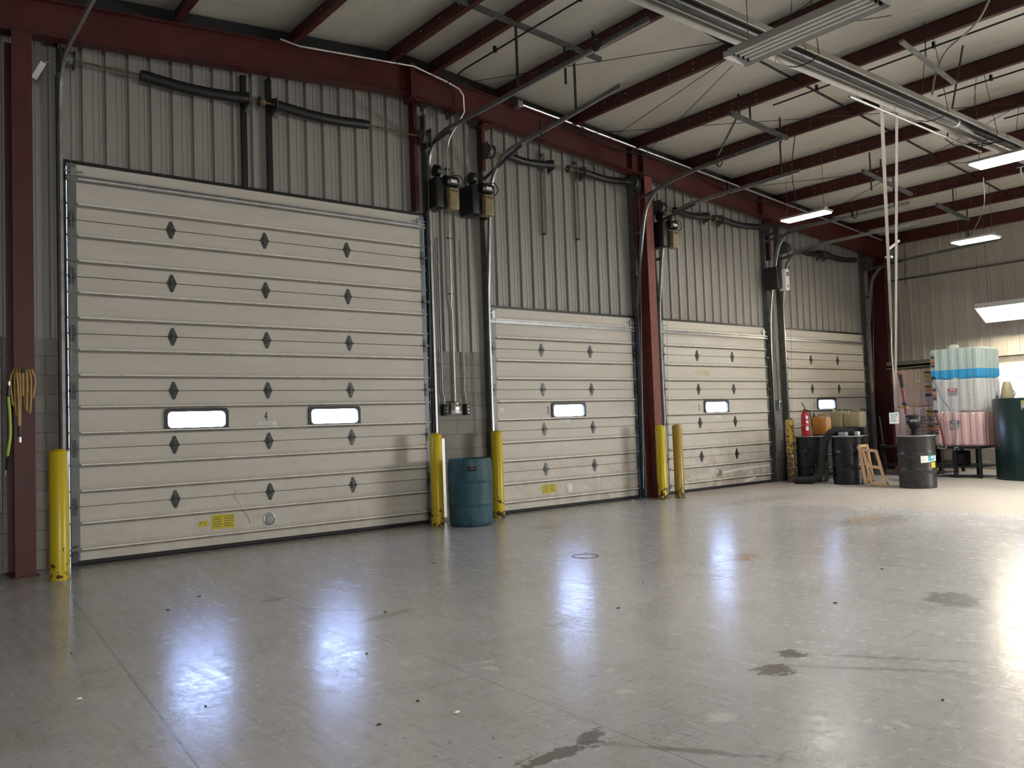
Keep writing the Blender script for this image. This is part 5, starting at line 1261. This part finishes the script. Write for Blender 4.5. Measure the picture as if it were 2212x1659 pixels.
tag(MB().tube([(11.9, -4.72, 5.03), (12.1, -4.8, 4.92), (12.3, -5.0, 4.9), (12.5, -5.2, 4.95), (12.3, -5.3, 4.88), (12.0, -5.0, 4.86)], .007, 6, sub=6).build('cable', 'black_rough'), 'loose black cable loop above the lit lamp by the heater', 'cable')
rod((10.5, -5.6, 5.62), (11.9, -4.75, 4.98), 'dark strap crossing under the heater near the white tube band', .012)
tag(MB().bar((9.06, -5.55, 5.32), (10.69, -5.40, 5.28), .05, .03).build('strut_channel', 'galv'), 'grey strut channel hung by chain right of the heater', 'bar')
m = MB()
for q in range(10):
    z = 5.34+q*.042
    m.tube([(9.75+.006*math.cos(a_)*(1 if q % 2 else 0), -5.5+.006*math.cos(a_)*(0 if q % 2 else 1), z+.022*math.sin(a_)) for a_ in [2*PI*u/8 for u in range(9)]], .003, 5)
tag(m.build('hanging_chain', 'black'), 'short black chain holding the strut channel right of the heater', 'chain')

# ------------------------------------------------------------------ ceiling lamps
def led(x0, x1, y0, y1, z, mat, label, chains=True):
    t = thing('ceiling_lamp', ((x0+x1)/2, (y0+y1)/2, z), label, 'lamp', 'lit ceiling lamps')
    MB().bevbox(x0, x1, y0, y1, z+.012, z+.05, .008, 2).build('lamp_body', 'fixture', t)
    MB().bevbox(x0+.02, x1-.02, y0+.02, y1-.02, z-.006, z+.012, .004, 1).build('lens', mat, t)
    MB().box((x0+x1)/2-.05, (x0+x1)/2+.05, y0+.04, y0+.12, z+.05, z+.10).build('driver_box', 'fixture', t)
    if chains:
        for yy in (y0+.08, y1-.08):
            xm = (x0+x1)/2; MB().tube([(xm, yy, z+.05), (xm, yy, roof(xm)-.2)], .004, 5).build('suspension_wire', 'galv_dark', t)
    return t
led(12.62, 12.90, -2.46, -1.62, 4.61, 'lamp_on', 'bright lamp hanging before the upper left corner of the farthest door')
led(12.0, 12.42, -6.1, -4.95, 4.60, 'lamp_on', 'bright lamp at the right edge below the tube heater')
led(15.55, 15.95, -3.85, -3.13, 4.26, 'lamp_dim', 'dimmer lamp hanging before the far wall')
tag(MB().tube([(15.75, -3.35, 4.31), (15.7, -3.5, 4.45), (15.4, -3.8, 4.75), (15.2, -3.9, 5.2)], .008, 6, sub=6).build('cable', 'galv'), 'grey cable curving up from the dimmer lamp', 'cable')
tag(MB().tube([(12.85, -1.72, 4.78), (12.8, -1.85, 4.85), (12.0, -2.3, 5.2), (11.2, -2.9, 5.55)], .008, 6, sub=6).build('cable', 'black_rough'), 'black cable running from the lamp by the farthest door to the roof', 'cable')
# unlit four tube fixture near the camera
fx0, fx1, fy0, fy1, fz = 6.09, 6.41, -6.74, -5.40, 4.45
ff = thing('ceiling_lamp', ((fx0+fx1)/2, (fy0+fy1)/2, fz), 'large unlit fluorescent fixture with bare tubes under the heater', 'lamp')
m = MB()
xm = (fx0+fx1)/2
m.add([(fx0, fy0, fz), (fx0, fy1, fz), (fx0+.05, fy1-.03, fz+.07), (fx0+.05, fy0+.03, fz+.07)], [(0, 1, 2, 3)])
m.add([(fx1, fy0, fz), (fx1, fy1, fz), (fx1-.05, fy1-.03, fz+.07), (fx1-.05, fy0+.03, fz+.07)], [(0, 3, 2, 1)])
m.add([(fx0, fy0, fz), (fx1, fy0, fz), (fx1-.05, fy0+.03, fz+.07), (fx0+.05, fy0+.03, fz+.07)], [(0, 3, 2, 1)])
m.add([(fx0, fy1, fz), (fx1, fy1, fz), (fx1-.05, fy1-.03, fz+.07), (fx0+.05, fy1-.03, fz+.07)], [(0, 1, 2, 3)])
m.box(fx0+.04, fx1-.04, fy0+.02, fy1-.02, fz+.068, fz+.085)
for q in (0, 1, 2): xx = fx0+.11+q*.07; m.prism([(xx-.02, fz+.069), (xx, fz+.03), (xx+.02, fz+.069)], 'y', fy0+.06, fy1-.06)
m.box(fx0-.004, fx0, fy0, fy1, fz-.004, fz+.05).box(fx1, fx1+.004, fy0, fy1, fz-.004, fz+.05).box(fx0, fx1, fy0-.004, fy0, fz-.004, fz+.05).box(fx0, fx1, fy1, fy1+.004, fz-.004, fz+.05)
m.build('lamp_body', 'fixture', ff)
for q in range(4):
    xx = fx0+.075+q*.07
    MB().cyl((xx, fy0+.07, fz+.035), (xx, fy1-.07, fz+.035), .0135, 12).build('fluorescent_tube', 'lamp_off', ff)
    MB().box(xx-.012, xx+.012, fy0+.05, fy0+.07, fz+.02, fz+.07).box(xx-.012, xx+.012, fy1-.07, fy1-.05, fz+.02, fz+.07).build('lamp_holder', 'black', ff)
for yy in (fy0+.15, fy1-.15): MB().tube([(xm, yy, fz+.085), (xm, yy, roof(xm)-.0)], .004, 5).build('suspension_wire', 'galv_dark', ff)
# strong lamp over the green tank
LAMP_LOW, LAMP_HIGH = (18.7, -2.40, 3.065), (18.2, -2.40, 3.345)
l4 = thing('ceiling_lamp', (18.45, -3.0, 3.1), 'very bright low fluorescent fixture above the green tank', 'lamp')
LA, LB = Vector(LAMP_LOW), Vector(LAMP_HIGH)     # low and high edge of the tilted fixture, near end
ld = Vector((0, -1.30, 0)); lw = LB-LA; lw.y = 0; LB = LA+lw; ln_ = lw.normalized().cross(Vector((0, 1, 0))).normalized()
if ln_.z < 0: ln_ = -ln_
def lbox(u0, u1, v0, v1, w0, w1):
    vs = [LA+lw*u+ld*v+ln_*w_ for u in (u0, u1) for v in (v0, v1) for w_ in (w0, w1)]
    return MB().add(vs, [(0, 1, 3, 2), (4, 6, 7, 5), (0, 4, 5, 1), (2, 3, 7, 6), (0, 2, 6, 4), (1, 5, 7, 3)])
m = lbox(0, 1, 0, 1, .06, .10)
for a in ((0, .03, 0, 1), (.97, 1, 0, 1), (.03, .97, 0, .012), (.03, .97, .988, 1)): m.add(lbox(*a, -.01, .06).v, [(0, 1, 3, 2), (4, 6, 7, 5), (0, 4, 5, 1), (2, 3, 7, 6), (0, 2, 6, 4), (1, 5, 7, 3)])
m.build('lamp_body', 'white', l4)
for q in range(4):
    u = .14+.24*q
    MB().cyl(LA+lw*u+ld*.03+ln_*.02, LA+lw*u+ld*.97+ln_*.02, .022, 12).build('fluorescent_tube', 'lamp_strong', l4)
for v in (.12, .88): c_ = LA+lw*.5+ld*v+ln_*.1; MB().tube([c_, (c_.x, c_.y, roof(c_.x)-.2)], .004, 5).build('suspension_wire', 'galv_dark', l4)
# chromed clamp rack at the right edge of the ceiling
rk = thing('clamp_rack', (13.3, -5.3, 4.55), 'black rack of chrome loops hanging at the right edge', 'rack')
MB().box(13.25, 13.35, -5.55, -5.50, 4.70, 4.75).build('rack_bar', 'black', rk)
for q in range(3):
    y_ = -5.15-.14*q
    MB().tube([(13.3, y_, 4.75), (13.3, y_, 4.60), (13.3, y_-.03, 4.56), (13.3, y_-.07, 4.60), (13.3, y_-.07, 4.75)], .014, 8, sub=4).build('chrome_loop', 'bright', rk)
MB().bar((13.3, -5.1, 4.75), (13.3, -5.6, 4.75), .03, .03).tube([(13.3, -5.3, 4.75), (13.3, -5.3, roof(13.3)-.2)], .006, 6).build('rack_hanger', 'black', rk)
# grey conduit with a bend above, beside the heater
conduit([(10.1, -6.2, roof(10.1)-.02), (10.2, -5.9, 5.72), (10.3, -5.5, 5.55), (10.3, -5.35, 5.3), (10.3, -5.3, 5.08)], .012, 'grey flexible conduit dropping to the heater', 'galv', group=None, sub=5)
tag(MB().tube([(XR-.1, -.62, 4.9), (XR-.1, -.60, 4.2), (XR-.1, -.62, 4.12)], .006, 6).build('cable', 'black_rough'), 'short dark cable hanging on the far wall near the corner', 'cable')

# ------------------------------------------------------------------ debris on the floor
DB = [(.62, -3.42), (1.16, -3.98), (2.0, -3.1), (2.35, -2.75), (1.42, -5.62), (2.45, -5.35), (2.2, -6.3), (1.9, -6.45), (3.1, -4.45), (4.55, -2.9), (5.9, -3.6), (7.8, -3.8), (3.9, -8.0), (5.4, -6.6), (6.8, -6.2), (1.05, -1.55), (5.1, -5.1), (4.3, -5.6)]
wh = ['near the left edge', 'left of the long floor joint', 'before the left half of the widest door', 'closer to the widest door on the left', 'beside the long floor joint', 'at the blue reflection on the left', 'in the near left foreground', 'lowest near the long joint',
      'right of the second reflection', 'before the teal barrel', 'in the middle of the floor', 'towards the third door on open floor', 'in the right foreground', 'right of the oil stains', 'near the floor patch on the right', 'at the foot of the leftmost bollard', 'at the centre of the floor', 'left of the third reflection']
for (x, y), l in zip(DB, wh):
    r0 = .005+random.random()*.009; m = MB()
    a0 = random.random()*6; ring = []
    for q in range(7):
        a_ = a0+2*PI*q/7; rr_ = r0*(.6+random.random()*.7); ring.append((x+rr_*1.5*math.cos(a_), y+rr_*math.sin(a_)))
    vs = [(p[0], p[1], .0005) for p in ring]+[(x+(p[0]-x)*.7, y+(p[1]-y)*.7, .004+random.random()*.004) for p in ring]
    m.add(vs, [list(range(7))[::-1], [7+q for q in range(7)]]+[[q, (q+1) % 7, 7+(q+1) % 7, 7+q] for q in range(7)])
    tag(m.build('debris_chip', 'dust'), 'small dark bit of debris on the floor '+l, 'debris', 'small debris bits scattered on the floor')
for x, y, l in ((.98, -5.05, 'white paper scrap on the floor near the left edge'), (2.23, -6.58, 'pale crumpled scrap on the floor in the near middle'), (10.2, -.22, 'white scrap on the floor at the right foot of the second door')):
    m = MB(); bm = bmesh.new(); bmesh.ops.create_icosphere(bm, subdivisions=2, radius=.012)
    for v in bm.verts: v.co *= .6+random.random()*.7
    m.add([Vector((v.co.x*1.6+x, v.co.y+y, max(0, v.co.z*.6+.008))) for v in bm.verts], [[v.index for v in f_.verts] for f_ in bm.faces]); bm.free()
    tag(m.build('paper_scrap', 'paper'), l, 'litter', 'pale scraps on the floor')
# manhole like ring on the floor
m = MB().lathe([(.13, .001), (.13, .004), (.122, .004), (.122, .001)], (5.75, -3.75, 0), 40, cap=False)
tag(m.build('floor_ring', 'galv_dark'), 'thin metal cleanout ring set in the floor', 'ring')
